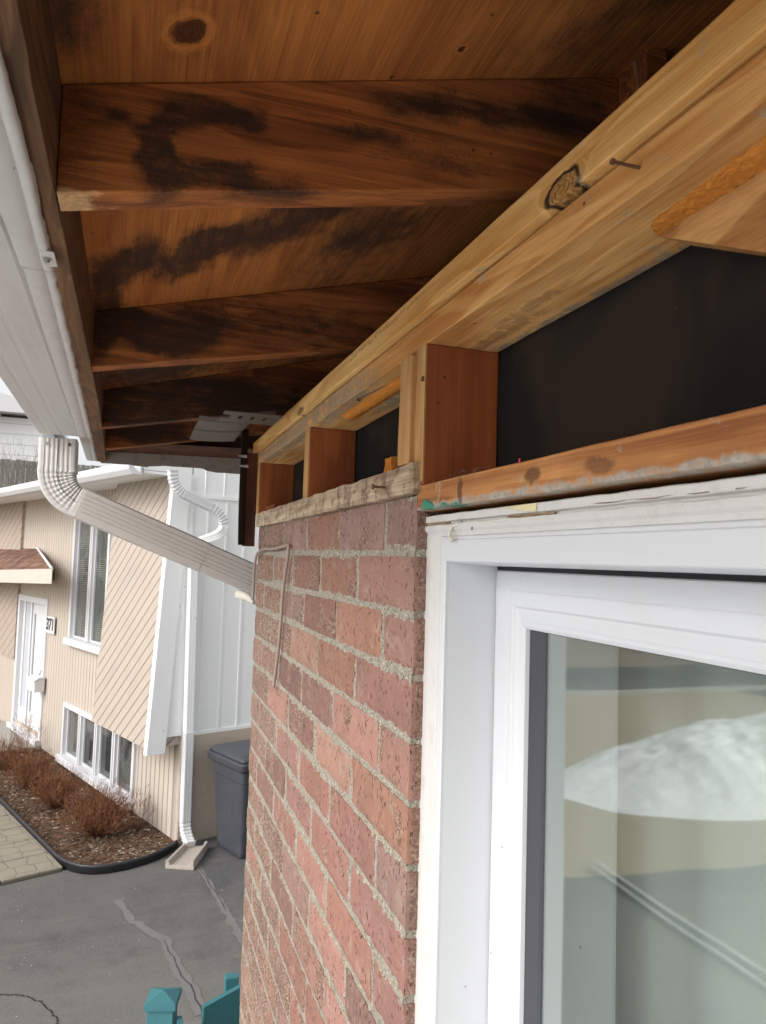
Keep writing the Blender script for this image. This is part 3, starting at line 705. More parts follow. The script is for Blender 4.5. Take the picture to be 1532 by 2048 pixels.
b.loft(rings, closed=False, cap=False); b.build('head_trim', M['oldwhite'], window, smooth=False)['label'] = 'old white trim with torn caulk above the window'
def blob(pts, r, m, parent, name='caulk_bead', amp=.0012, f=90):
    b = MB(); b.tube(pts, r, 8); b.wobble(amp, f); return b.build(name, m, parent, smooth=True)
dirtc = paint('dried_glue', (.30, .20, .12), .8, .6, (.62, .58, .5), .001, 90)
blob([(.3155, .80-.01*i, .0423+.0006*math.sin(i*2.)) for i in range(8)], [.0012+.0008*math.sin(i*1.7)**2 for i in range(8)], dirtc, window)
blob([(.3155, .60-.01*i, .0425+.0008*math.sin(i*1.3)) for i in range(9)], [.0008+.0012*math.sin(i*1.1)**2 for i in range(9)], dirtc, window)
blob([(.3120, .700, .040), (.3105, .712, .0385), (.3100, .717, .034), (.3095, .716, .029), (.3090, .712, .0255), (.3085, .708, .0235)], [.0014, .0018, .0021, .002, .0022, .003], M['caulk'], window, 'torn_caulk', .0004)
blob([(.3120, .700-.012*i, .0402+.0004*math.sin(i)) for i in range(12)], .0007, M['caulk'], window, 'torn_caulk', .0004)
blob([(.3175, .806, .040-.010*i) for i in range(5)], [.003, .004, .0028, .0045, .003], M['caulk'], window, 'caulk_bead', .0022, 120)
for (y, z) in ((.6685, .0345), (.7305, .0415), (.693, .0418)):
    b = MB(); b.tube([(.3122, y, z-.0016), (.3119, y-.0008, z+.0014)], .0006, 6); b.build('debris', M['rust'], window)
for k_ in range(2): blob([(.3131, .47-.012*i-.14*k_, .0455+.0004*math.sin(i*1.9)) for i in range(11)], [.0001+.0004*abs(math.sin(i*2.3+k_)) for i in range(11)], M['rust'], window, 'dirt_line', .0005)
# paper scrap + green flake
b = MB(); b.grid(14, 4, lambda u, v: (.3126-.001*v, .60-.055*u, .0515-.0065*v*(u+.15)+.0008*noise.noise(Vector((u*9, v*4, 0))))); b.build('paper_scrap', NT('yellowed_paper').fin((.72, .63, .38), .8, None, .2), window, smooth=True)
b = MB(); b.add([(.2990, .772, .0585), (.2985, .768, .0665), (.2988, .760, .0690), (.2985, .752, .0645), (.2988, .742, .0625), (.2992, .735, .0590)], [(0, 1, 2, 3, 4, 5)])
o = b.build('paint_flake', NT('green_paint').fin((.025, .22, .15), .5, None, .4), house); o.modifiers.new('s', 'SOLIDIFY').thickness = .0006
# cobweb dust and fibres on the plate
fib = MB()
for i in range(26):
    y = rnd.uniform(.62, .75) if i < 18 else rnd.uniform(.3, .75); q = Vector((rnd.uniform(.301, .32), y, .0862)); pts = [q]
    for k_ in range(4): q = q+Vector((rnd.uniform(-.003, .003), rnd.uniform(-.009, .009), rnd.uniform(-.001, .0025))); pts.append(q)
    fib.tube(pts, .00022, 3)
for i in range(7):
    q = Vector((rnd.uniform(.36, .388), rnd.uniform(.38, .45), .2435)); pts = [q]
    for k_ in range(4): q = q+Vector((rnd.uniform(-.003, .001), rnd.uniform(-.005, .005), rnd.uniform(-.006, .0))); pts.append(q)
    fib.tube(pts, .0002, 3)
for i in range(9):
    q = Vector((.3, rnd.uniform(.77, .80), .0872)); fib.tube([q, q+Vector((-.002, rnd.uniform(-.01, .01), rnd.uniform(-.003, .004)))], .0003, 3)
fib.build('dust_fibres', NT('dust_fibre').fin((.12, .09, .07), .9, None, .1), house)['kind'] = 'stuff'
b = MB(); b.tube([(.2995, .5515, .084), (.2990, .5505, .088)], .0009, 5); b.build('red_thread', NT('red_plastic').fin((.55, .05, .06), .5, None, .4), house)
# curtain hung behind the window
t = NT('sheer_curtain_cloth'); p = t.pos(); n = t.noise(t.vm('MULTIPLY', p, (8, 8, .8)), 1., 3, .5)
M['curtain'] = t.fin(t.mix(n, (.47, .50, .48), (.58, .61, .59)), .9, None, .1)
b = MB(); b.grid(160, 4, lambda u, v: (.56+.012*math.sin(u*70)+.006*math.sin(u*31), -1.1+1.95*u, -2.6+2.75*v))
tag(b.build('curtain', M['curtain'], None, smooth=True), 'pale grey green curtain hanging behind the window glass', 'curtain')

# ================================================================== NEIGHBOUR HOUSE (local: x inward from facade, y along facade away, z up)
S = Vector((.92665, .37592, 0)); F = Vector((-.37592, .92665, 0)); O = Vector((.569, 8.4987, GZ)); RZN = math.atan2(.37592, .92665)
def Wl(x, y, z=0): return O+S*x+F*y+Vector((0, 0, z))
nh = tag(empty('neighbour_house', O, RZN), 'beige sided split level house with diagonal panelled bay across the driveway', 'house')
def siding(name, base, ang, pitch, gw=.07, gcol=None):
    t = NT(name); p = t.sep(t.obj()); co, si = math.cos(R(ang)), math.sin(R(ang))
    v = t.math('ADD', t.math('MULTIPLY', t.math('SUBTRACT', p[1], p[0]) if ang else p[1], co), t.math('MULTIPLY', p[2], si))
    k = t.math('DIVIDE', v, pitch); fr = t.math('FRACT', k); g = t.mr(t.math('ABSOLUTE', t.math('SUBTRACT', fr, .5)), .5-gw, .5-gw*.4)
    idn = t.n('TexWhiteNoise', {'W': t.math('FLOOR', k)}, 0, noise_dimensions='1D')
    n = t.noise(t.obj(), 22, 5, .6); n2 = t.noise(t.obj(), 3, 3, .6)
    c = t.mix(t.math('MULTIPLY', idn, .25), base, tuple(q*.84 for q in base)); c = t.mix(t.math('MULTIPLY', t.mr(n2, .4, .75), .22), c, tuple(q*.72 for q in base))
    c = t.mix(t.math('MULTIPLY', n, .12), c, (.25, .2, .16)); c = t.mix(t.math('MULTIPLY', g, .75), c, gcol or tuple(q*.35 for q in base))
    return t.fin(c, .7, t.bump(t.math('SUBTRACT', t.math('MULTIPLY', n, .1), g), .008, 1), .3)
BE = (.55, .475, .405)
M['sideV'] = siding('beige_vertical_siding', BE, 0, .118, .11)
M['sideD'] = siding('beige_diagonal_siding', (.48, .41, .35), 51, .116, .08)
M['sideD2'] = siding('beige_diagonal_siding_far', (.44, .36, .30), 60, .16, .06)
M['nwhite'] = paint('white_aluminium_panel', (.84, .85, .84), .45, .05, (.4, .4, .38), .001, 2)
M['stucco'] = paint('beige_parging', (.49, .41, .335), .9, .3, (.25, .2, .16), .004, 9)
M['nvinyl'] = paint('bright_white_frame', (.66, .66, .675), .4, .04, (.5, .5, .5), .0003, 4)
M['beigeplain'] = paint('beige_trim', (.56, .49, .43), .65, .15, (.3, .24, .2), .001, 6)
def wall_holes(x0, x1, y0, y1, z0, z1, holes, m, name, parent):
    """slab with rectangular holes (y0,y1,z0,z1)"""
    b = MB(); ys = sorted({y0, y1, *[h[0] for h in holes], *[h[1] for h in holes]}); zs = sorted({z0, z1, *[h[2] for h in holes], *[h[3] for h in holes]})
    for i in range(len(ys)-1):
        for j in range(len(zs)-1):
            cy, cz = (ys[i]+ys[i+1])/2, (zs[j]+zs[j+1])/2
            if any(h[0] < cy < h[1] and h[2] < cz < h[3] for h in holes): continue
            b.box(x0, x1, ys[i], ys[i+1], zs[j], zs[j+1])
    bm = bmesh.new(); me = bpy.data.meshes.new(name); me.from_pydata(b.v, [], b.f); bm.from_mesh(me)
    bmesh.ops.remove_doubles(bm, verts=bm.verts, dist=1e-5)
    # drop the coincident inner faces
    seen = {}
    for f in bm.faces: seen.setdefault(frozenset(v.index for v in f.verts), []).append(f)
    bmesh.ops.delete(bm, geom=[f for l in seen.values() if len(l) > 1 for f in l], context='FACES')
    bm.to_mesh(me); bm.free(); o = bpy.data.objects.new(name, me); C.objects.link(o); me.materials.append(m); o.parent = parent; return o
holes = [(2.28, 3.70, 1.80, 3.78), (1.14, 3.74, .14, .90), (4.80, 6.38, .20, 2.32)]
w_ = wall_holes(0, .12, .02, 12, .04, 3.96, holes, M['sideV'], 'wall', nh)
b = MB(); b.box(.02, 9, -.0, .12, 1.15, 3.97); b.prism([(.02, 3.97), (9, 3.97), (9, 4.0), (4.5, 4.80), (.02, 4.08)], lambda p_, t_: (p_[0], t_, p_[1]), 0, .11); b.build('side_wall', M['nwhite'], nh, local=True)
b = MB(); b.box(.0, 9, -.02, .11, -.3, 1.14); b.build('foundation', M['stucco'], nh, local=True)
b = MB(); b.box(.005, .07, -.034, -.0205, .06, 1.145); b.box(-.012, .10, -.036, .02, 1.145, 1.16); b.build('corner_board', M['beigeplain'], nh, local=True)
# battens and frieze on the side wall
b = MB()
for i in range(30): b.box(.20+.235*i, .222+.235*i, -.014, .001, 1.165, 3.73)
b.box(.02, 9, -.018, .002, 3.735, 3.775); b.box(.02, 9, -.016, .002, 1.140, 1.172)
for i in range(30): b.box(.16+.235*i, .172+.235*i, -.010, .001, 3.776, 4.1)
b.build('batten', M['nwhite'], nh, local=True)
# lower corner below the bay, cladding boards on the facade side continue as wall
# sloped bay (closer at the top)
def bay(y0, y1, z0, z1, o0, o1, m, name):
    b = MB(); b.add([(-o0, y0, z0), (-o0, y1, z0), (-o1, y1, z1), (-o1, y0, z1), (0.001, y0, z0), (0.001, y1, z0), (.001, y1, z1), (.001, y0, z1)],
                    [(0, 1, 2, 3), (0, 3, 7, 4), (1, 5, 6, 2), (0, 4, 5, 1), (3, 2, 6, 7)])
    return b.build(name, m, nh, local=True)
bay(-.0, 1.60, 1.06, 3.985, .38, .22, M['sideD'], 'bay')['label'] = 'diagonal panelled bay'
b = MB(); b.add([(-.385, -.004, 1.03), (-.225, -.004, 3.985), (.02, -.004, 3.985), (.02, -.004, 1.16), (-.15, -.004, 1.16), (-.385, -.03, 1.03), (-.225, -.03, 3.985), (.02, -.03, 3.985), (.02, -.03, 1.16), (-.15, -.03, 1.16)],
    [(0, 1, 2, 3, 4), (9, 8, 7, 6, 5), (0, 5, 6, 1), (0, 4, 9, 5), (4, 3, 8, 9)])
b.build('bay_cheek', M['nwhite'], nh, local=True)
b = MB(); b.add([(-.392, -.034, 1.0), (-.232, -.034, 3.985), (-.03, -.034, 3.985), (-.19, -.034, 1.0), (-.392, -.056, 1.0), (-.232, -.056, 3.985), (-.03, -.056, 3.985), (-.19, -.056, 1.0),
      (-.392, .03, 1.0), (-.232, .03, 3.985)],
    [(0, 1, 2, 3), (7, 6, 5, 4), (0, 3, 7, 4), (3, 2, 6, 7), (4, 5, 9, 8)])
b.build('bay_trim', M['nwhite'], nh, local=True)
bay(6.41, 9.5, 1.22, 3.95, .05, .05, M['sideD2'], 'bay')
# roof, soffit, fascia
b = MB(); b.prism([(-.60, 3.985), (4, 4.85), (9.2, 3.985), (9.2, 4.07), (4, 4.95), (-.60, 4.07)], lambda p_, t_: (p_[0], t_, p_[1]), .13, 12.5); rf = b.build('roof', M['shingle'], nh, local=True)
b = MB(); b.box(-.55, .0, .0, 12.4, 3.955, 3.984); b.box(-.55, .0, .0, .1, 3.99, 4.12); b.build('soffit', M['nwhite'], rf, local=True)
# openings
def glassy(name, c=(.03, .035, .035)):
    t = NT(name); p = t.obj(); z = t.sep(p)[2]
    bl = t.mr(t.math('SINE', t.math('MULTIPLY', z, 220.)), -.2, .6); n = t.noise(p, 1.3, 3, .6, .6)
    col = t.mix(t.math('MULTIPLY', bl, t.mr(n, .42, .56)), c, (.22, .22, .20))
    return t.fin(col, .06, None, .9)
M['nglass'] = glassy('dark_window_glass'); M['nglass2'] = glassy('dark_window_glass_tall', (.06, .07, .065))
def nwin(y0, y1, z0, z1, n, gm, sill=.10):
    fw = .05; b = MB()
    b.box(-.035, .08, y0-.01, y1+.01, z1-fw, z1+.012); b.box(-.036, .08, y0-.012, y0+fw, z0-.005, z1-fw); b.box(-.036, .08, y1-fw, y1+.012, z0-.005, z1-fw)
    f = b.build('window', M['nvinyl'], nh, local=True, bevel=.004)
    w = (y1-y0-2*fw)
    for i in range(1, n):
        c = y0+fw+w*i/n; m_ = MB(); m_.box(-.02, .08, c-.05, c+.05, z0, z1-fw); m_.box(-.034, -.02, c-.018, c+.018, z0, z1-fw); m_.build('mullion', M['nvinyl'], f, local=True)
    for i in range(n):
        a_, c_ = y0+fw+w*i/n+(.05 if i else 0), y0+fw+w*(i+1)/n-(.05 if i < n-1 else 0)
        m_ = MB(); m_.box(.045, .055, a_, c_, z0, z1-fw); m_.build('pane', gm, f, local=True)
        m_ = MB()
        for (q0, q1, q2, q3) in ((a_, a_+.022, z0, z1-fw), (c_-.022, c_, z0, z1-fw), (a_+.022, c_-.022, z0, z0+.022), (a_+.022, c_-.022, z1-fw-.022, z1-fw)): m_.box(.02, .044, q0, q1, q2, q3)
        m_.build('frame', M['nvinyl'], f, local=True)
    m_ = MB(); m_.box(-.095, .08, y0-.03, y1+.03, z0-sill, z0-.006); m_.build('sill', M['nvinyl'], f, local=True, bevel=.006)
    return f
nwin(2.28, 3.70, 1.86, 3.78, 2, M['nglass2'])['label'] = 'tall two light window beside the bay'
nwin(1.14, 3.74, .18, .90, 4, M['nglass'])['label'] = 'low four light basement window'
# door
b = MB(); b.box(-.03, .10, 4.78, 4.86, .16, 2.34); b.box(-.03, .10, 6.30, 6.40, .16, 2.34); b.box(-.03, .10, 4.86, 6.30, 2.24, 2.34); b.box(-.10, .12, 4.76, 6.42, .08, .16)
dr = b.build('door_frame', M['nvinyl'], nh, local=True, bevel=.004)
b = MB(); b.box(.05, .09, 4.86, 5.78, .17, 2.24)
for i in range(6): b.box(.044, .05, 4.92, 5.52, .25+.34*i, .53+.34*i)
d_ = b.build('door', M['nvinyl'], dr, local=True, bevel=.003)
b = MB(); b.box(.035, .10, 5.80, 5.88, .17, 2.24); b.box(.04, .10, 6.2, 6.30, .17, 2.24); b.box(.045, .10, 5.9, 6.2, .17, .45); b.build('sidelight', M['nvinyl'], dr, local=True)
M['frost'] = NT('pale_sidelight_glass').fin((.50, .53, .58), .2, None, .7)
b = MB(); b.box(.06, .07, 5.88, 6.2, .45, 2.24); b.build('pane', M['frost'], dr, local=True)
b = MB(); b.box(.038, .045, 5.60, 5.66, .45, 2.05); b.build('glass_strip', paint('grey_strip', (.33, .35, .4), .3, .02), dr, local=True)
b = MB(); b.box(-.01, .05, 4.88, 4.94, 1.28, 1.45); b.build('lock', M['gasket'], dr, local=True, bevel=.004)
b = MB(); b.tube([(.05, 5.02, 1.20), (.0, 5.02, 1.19), (-.012, 5.02, 1.14), (-.012, 5.02, 1.05), (.0, 5.02, 1.0), (.05, 5.02, .99)], .012, 8); b.build('handle', M['steel'], dr, local=True, smooth=True)
# canopy above the door
t = NT('brown_shingle'); p = t.sep(t.obj()); row = t.math('FLOOR', t.math('MULTIPLY', p[0], 9.)); ky = t.math('FLOOR', t.math('ADD', t.math('MULTIPLY', p[1], 5.), t.math('MULTIPLY', row, .37)))
wnz = t.n('TexWhiteNoise', {'Vector': t.n('CombineXYZ', {0: row, 1: ky, 2: 0.})}, 0, noise_dimensions='3D'); fr = t.math('FRACT', t.math('MULTIPLY', p[0], 9.))
c = t.mix(wnz, (.13, .07, .05), (.30, .17, .12)); c = t.mix(t.mr(fr, .85, 1.), c, (.04, .025, .02)); c = t.mix(t.math('MULTIPLY', t.noise(t.obj(), 60, 3, .7), .4), c, (.06, .04, .035))
M['nshing'] = t.fin(c, .9, None, .2)
b = MB(); b.add([(-.6, 2.73, 2.865), (-.6, 9, 2.65), (0, 9, 3.13), (0, 5.60, 3.13), (-.0, 4.73, 2.82), (-.6, 2.73, 2.84), (-.6, 9, 2.62), (0, 9, 2.80), (0, 4.73, 2.80)],
                [(0, 1, 2, 3), (0, 3, 4), (0, 5, 6, 1), (5, 8, 7, 6), (0, 4, 8, 5)])
cn = b.build('canopy', M['nshing'], nh, local=True)
b = MB(); b.add([(-.61, 2.70, 2.868), (-.61, 9, 2.653), (-.61, 9, 2.455), (-.61, 2.70, 2.67), (-.58, 2.73, 2.86), (-.58, 9, 2.64), (-.58, 9, 2.45), (-.58, 2.73, 2.67), (0, 4.70, 2.80), (0, 4.70, 2.63), (0, 9, 2.455)],
    [(0, 1, 2, 3), (3, 2, 10, 9), (0, 3, 9, 8), (0, 8, 5, 1)])
cf = b.build('fascia', M['beigeplain'], cn, local=True, fix=False)
b = MB(); b.tube([(-.62, 2.68, 2.87), (0, 5.60, 3.145)], .018, 6); b.build('rake_trim', M['nvinyl'], cn, local=True)
# gutter of the neighbour
ng = tag(empty('gutter', O, RZN), 'white gutter on the beige house across the driveway', 'gutter')
b = MB(); b.prism([(-.60, 3.93), (-.68, 3.93), (-.72, 3.98), (-.73, 4.03), (-.73, 4.055), (-.715, 4.055), (-.70, 4.03), (-.62, 3.96), (-.60, 3.96), (-.60, 4.06), (-.585, 4.06), (-.585, 3.93)], lambda p_, t_: (p_[0], t_, p_[1]), -.02, 12.5); b.build('trough', M['nvinyl'], ng, local=True, smooth=False)
# neighbour downspout
nd = tag(empty('downspout', Wl(0, 0, 0), RZN), 'white downspout doglegging down the beige house corner to the splash block', 'downspout')
def pipe(pts, hw, hd, name, m, crimp=False, front=Vector((0, -1, 0))):
    b = MB(); rr = []
    P_ = [Vector(q) for q in pts]
    for i, q in enumerate(P_):
        d = (P_[min(i+1, len(P_)-1)]-P_[max(i-1, 0)]).normalized(); s_ = d.cross(front); s_.normalize(); f_ = s_.cross(d).normalized()
        k_ = .008*(i % 2) if crimp else 0
        rr.append([q+s_*(a_*(hw-k_*.7))+f_*(c_*(hd-k_)) for a_, c_ in ((-1, -.85), (-.85, -1), (-.4, -1), (-.35, -.93), (-.2, -.93), (-.15, -1), (.15, -1), (.2, -.93), (.35, -.93), (.4, -1), (.85, -1), (1, -.85), (1, .85), (.85, 1), (.4, 1), (.35, .93), (.2, .93), (.15, 1), (-.15, 1), (-.2, .93), (-.35, .93), (-.4, 1), (-.85, 1), (-1, .85))])
    b.loft(rr); return b.build(name, m, nd, local=True)
def arc(pts, n=10):
    p0, p1, p2 = [Vector(q) for q in pts]; return [p0*(1-t)**2+p1*2*t*(1-t)+p2*t*t for t in [i/n for i in range(n+1)]]
YO = -.27
pipe(arc([(-.355, YO, 3.98), (-.35, YO, 3.80), (-.22, YO, 3.745)], 16), .05, .04, 'elbow', M['nvinyl'], True)
pipe([(-.225, YO, 3.747), (.11, YO, 3.625)], .05, .038, 'pipe', M['nvinyl'])
pipe(arc([(.105, YO, 3.627), (.25, YO, 3.56), (.27, YO, 3.43)], 14), .05, .04, 'elbow', M['nvinyl'], True)
pipe(arc([(.27, YO, 3.435), (.275, YO+.0, 3.36), (.19, YO+.08, 3.31)], 8), .048, .04, 'elbow', M['nwhite'])
pipe([(.195, YO+.075, 3.313), (.07, YO+.15, 3.255)], .045, .038, 'pipe', M['nwhite'])
pipe(arc([(.08, YO+.145, 3.26), (.01, -.085, 3.20), (.015, -.085, 3.05)], 8), .047, .038, 'elbow', M['nwhite'])
pipe([(.015, -.085, 3.06), (.05, -.085, 1.17)], .046, .04, 'pipe', M['nwhite'])
pipe([(.05, -.088, 1.20), (.06, -.088, .26)], .05, .043, 'pipe', M['nvinyl'])
pipe(arc([(.06, -.088, .27), (.062, -.09, .12), (.06, -.24, .06)], 12), .052, .044, 'elbow', M['nvinyl'], True)

# house number plate
pl = tag(empty('house_number', Wl(-.03, 4.53, 1.96), RZN), 'white plate with black digits 371 beside the white door', 'house number')
b = MB(); b.box(-.012, .0, -.19, .19, -.13, .13); b.build('plate', M['nvinyl'], pl, local=True, bevel=.004)
def digits(txt, size, parent, loc, rot, m):
    cu = bpy.data.curves.new('digits', 'FONT'); cu.body = txt; cu.size = size; cu.align_x = 'CENTER'; cu.align_y = 'CENTER'; cu.extrude = .003; cu.offset = .004
    ob = bpy.data.objects.new('digits_tmp', cu); C.objects.link(ob); bpy.context.view_layer.update()
    me = bpy.data.meshes.new_from_object(ob.evaluated_get(bpy.context.evaluated_depsgraph_get())); bpy.data.objects.remove(ob)
    o = bpy.data.objects.new('digits', me); C.objects.link(o); me.materials.append(m); o.parent = parent; o.location = loc; o.rotation_euler = rot; return o
digits('371', .25, pl, (-.016, 0, 0), (R(90), 0, R(-90)), M['gasket'])
mbx = tag(empty('mailbox', Wl(-.08, 4.86, 1.02), RZN), 'small white wall mailbox beside the white door', 'mailbox')
b = MB(); b.prism([(-.10, -.10), (.05, -.10), (.05, .10), (-.04, .10), (-.10, .06)], lambda p_, t_: (p_[0], t_, p_[1]), -.19, .19); b.build('box', M['nvinyl'], mbx, local=True, bevel=.006)
b = MB(); b.prism([(-.115, .06), (-.04, .105), (.05, .105), (.05, .118), (-.045, .118), (-.125, .065)], lambda p_, t_: (p_[0], t_, p_[1]), -.2, .2); b.build('lid', M['nvinyl'], mbx, local=True)

# ================================================================== GROUND
def asphalt():
    t = NT('old_asphalt'); p = t.pos(); big = t.noise(p, .55, 5, .6, .5); mid = t.noise(p, 3, 5, .7); s = t.sep(t.n('TexVoronoi', {'Vector': p, 'Scale': 150.}, 1)); f = t.noise(p, 130, 3, .7)
    st = t.noise(t.vm('MULTIPLY', p, (.9, 2.6, 1)), 1.2, 4, .65, .6)
    c = t.mix(t.mr(big, .38, .62), (.088, .086, .09), (.15, .145, .136)); c = t.mix(t.math('MULTIPLY', t.mr(st, .5, .7), .55), c, (.19, .175, .155))
    c = t.mix(t.math('MULTIPLY', t.mr(mid, .5, .75), .35), c, (.05, .047, .05))
    pp = t.sep(p); near = t.mr(t.math('ADD', pp[1], t.math('MULTIPLY', mid, 1.2)), 7.4, 5.8); c = t.mix(t.math('MULTIPLY', near, .55), c, (.23, .215, .19))
    c = t.mix(t.math('MULTIPLY', t.mr(s[0], .84, .97), .3), c, (.26, .25, .23)); c = t.mix(t.math('MULTIPLY', t.mr(s[1], .8, .95), .3), c, (.05, .048, .05))
    vs = t.n('TexVoronoi', {'Vector': p, 'Scale': 9.}, 0); c = t.mix(t.mr(vs, .05, .035), c, (.6, .58, .52))
    return t.fin(c, .9, t.bump(t.math('ADD', f, s[0]), .003, 1), .25)
M['asphalt'] = asphalt()
t = NT('winter_lawn'); p = t.pos(); n = t.noise(p, 1.5, 6, .7); f = t.noise(p, 60, 4, .7)
M['lawn'] = t.fin(t.mix(n, t.mix(f, (.56, .48, .34), (.38, .31, .21)), (.40, .36, .26)), .95, t.bump(f, .02, 1), .1)
b = MB(); b.box(-300, 300, -300, 600, GZ-.6, GZ-.012); tag(b.build('ground', M['lawn']), 'winter lawn reaching the horizon', None, None, 'structure')
# driveway sheet between the houses
b = MB(); b.add([(-3.2, -6, GZ), (9, -6, GZ), (9, 9, GZ), tuple(Wl(1.2, 0)), tuple(Wl(.1, .0)), tuple(Wl(-3.2, .03)), (-3.4, 6.7, GZ), (-12, 5.9, GZ), (-12, -6, GZ)], [(0, 1, 2, 3, 4, 5, 6, 7, 8)])
tag(b.build('driveway', M['asphalt']), None, None, None, 'structure')
b = MB(); b.box(-60, -14.5, -60, 60, GZ-.011, GZ-.006); b.box(-14.5, -1.5, 16.2, 60, GZ-.011, GZ-.007); b.box(-60, -14.5, 60, 90, GZ-.011, GZ-.006)
tag(b.build('street', M['asphalt']), None, None, None, 'structure')
b = MB(); b.box(-40, -1.5, 16.02, 16.19, GZ-.011, GZ+.10)
tag(b.build('kerb', paint('concrete_kerb', (.45, .44, .41), .9, .3, (.3, .28, .25), .002, 6)), None, None, None, 'structure')
t = NT('added_bounce_snow'); p = t.pos(); n = t.noise(p, 1.3, 6, .65); M['bouncesnow'] = t.fin(t.mix(t.mr(n, .5, .8), (.84, .86, .88), (.55, .54, .52)), .8, t.bump(n, .1, 1), .3)
b = MB(); b.grid(40, 40, lambda u, v: (-11.5+11.2*u, -9+(12.2)*v, GZ+.06+.05*noise.noise(Vector((u*7, v*7, 0)))-.10*max(0, 1-min(u, 1-u, v, 1-v)*14)))  # unseen snow sheet, added to bounce light up onto the soffit and window
tag(b.build('bounce_snow', M['bouncesnow'], None, smooth=True), None, None, None, 'structure')
# sealed cracks
M['crk'] = NT('crack_shadow').fin((.045, .040, .038), .95, None, .1)
t = NT('crack_filler'); p = t.pos(); n = t.noise(p, 18, 4, .7); M['seal'] = t.fin(t.mix(n, (.22, .21, .20), (.14, .132, .128)), .9, None, .2)
def strip(pts, w, z, m, name, wob=.3, seed=0):
    b = MB(); vs = []; P_ = []
    for (a_, c_), (d_, e_) in zip(pts, pts[1:]):
        for k_ in range(8): P_.append(Vector((a_+(d_-a_)*k_/8, c_+(e_-c_)*k_/8)))
    P_.append(Vector(pts[-1])); n_ = len(P_); rows = []
    for i, q in enumerate(P_):
        d = (P_[min(i+1, n_-1)]-P_[max(i-1, 0)]).normalized(); s_ = Vector((-d.y, d.x)); u = i/(n_-1)
        ww = (w[0]+(w[1]-w[0])*u)*(1+wob*noise.noise(Vector((i*.35, seed, 0)))*1.6); j_ = noise.noise(Vector((i*.5, seed+5, 0)))*ww*.7
        rows.append([(q.x+s_.x*(ww+j_), q.y+s_.y*(ww+j_), GZ+z), (q.x-s_.x*(ww-j_), q.y-s_.y*(ww-j_), GZ+z)])
    b.loft(rows, cap=False, closed=False); o = b.build(name, m); tag(o, None, None, None, 'structure'); return o
c1 = [(.011, 7.30), (.128, 6.88), (.277, 6.62), (.389, 6.46), (.447, 6.06), (.534, 5.73), (.592, 5.37)]
strip(c1, (.028, .055), .004, M['seal'], 'crack_patch', .35, 1)
c2 = [(.70, 8.02), (.7625, 7.86), (.8336, 7.409), (.9115, 6.865), (.9532, 6.573), (1.0, 6.2)]
strip(c2, (.018, .04), .004, M['seal'], 'crack_patch', .35, 9)
c3 = [(-.7364, 5.976), (-.6049, 5.94), (-.4626, 5.81), (-.3575, 5.63), (-.3265, 5.53), (-.31, 5.2)]
def jag(pts, amp, seed):
    out = []; r_ = random.Random(seed)
    for (a_, c_), (d_, e_) in zip(pts, pts[1:]):
        for k_ in range(4): out.append((a_+(d_-a_)*k_/4+r_.uniform(-amp, amp), c_+(e_-c_)*k_/4+r_.uniform(-amp, amp)))
    return out+[pts[-1]]
strip(jag(c3, .012, 3), (.005, .005), .004, M['crk'], 'crack', .9, 2)
strip(jag(c1[3:], .014, 4), (.002, .004), .008, M['crk'], 'crack', .6, 3)
strip(jag(c2[:4], .014, 6), (.002, .003), .008, M['crk'], 'crack', .6, 4)
# paved walkway of stamped slabs
t = NT('stamped_paver'); p = t.obj(); n = t.noise(p, 5, 5, .65); f = t.noise(p, 60, 4, .7); v1 = t.n('TexVoronoi', {'Vector': t.vm('ADD', t.vm('MULTIPLY', p, (1, 1, 0)), t.vm('MULTIPLY', t.noise(p, 5, 2, .5, out=1), (.10, .10, 0))), 'Scale': 5.5, 'Randomness': .35}, 0, feature='DISTANCE_TO_EDGE')
g = t.mr(v1, .03, .012)
c = t.mix(n, (.36, .32, .25), (.27, .24, .19)); c = t.mix(t.math('MULTIPLY', f, .4), c, (.18, .16, .13)); c = t.mix(t.math('MULTIPLY', g, .55), c, (.15, .13, .10))
M['paver'] = t.fin(c, .9, t.bump(t.math('SUBTRACT', t.math('MULTIPLY', f, .3), g), .006, 1), .2)
t = NT('joint_sand'); M['sand'] = t.fin((.10, .09, .07), .95, None, .1)
wk = MB(); wk.box(-2.95, -1.18, .0, 7.9, -.02, .012)
o = wk.build('walkway', M['sand'], None, local=True); o.location = O; o.rotation_euler = (0, 0, RZN); tag(o, None, None, None, 'structure')
wk = MB()
for i in range(3):
    for j in range(17): wk.box(-1.70-.56*i-.0+.0, -1.70-.56*i+.545, .02+.46*j, .02+.46*j+.445, .013, .04+.003*noise.noise(Vector((i*3., j*5., 0))))
for v_i in range(len(wk.v)):
    pass
o = wk.build('paving_slabs', M['paver'], None, local=True, bevel=.008); o.location = O; o.rotation_euler = (0, 0, RZN); tag(o, None, None, None, 'structure')
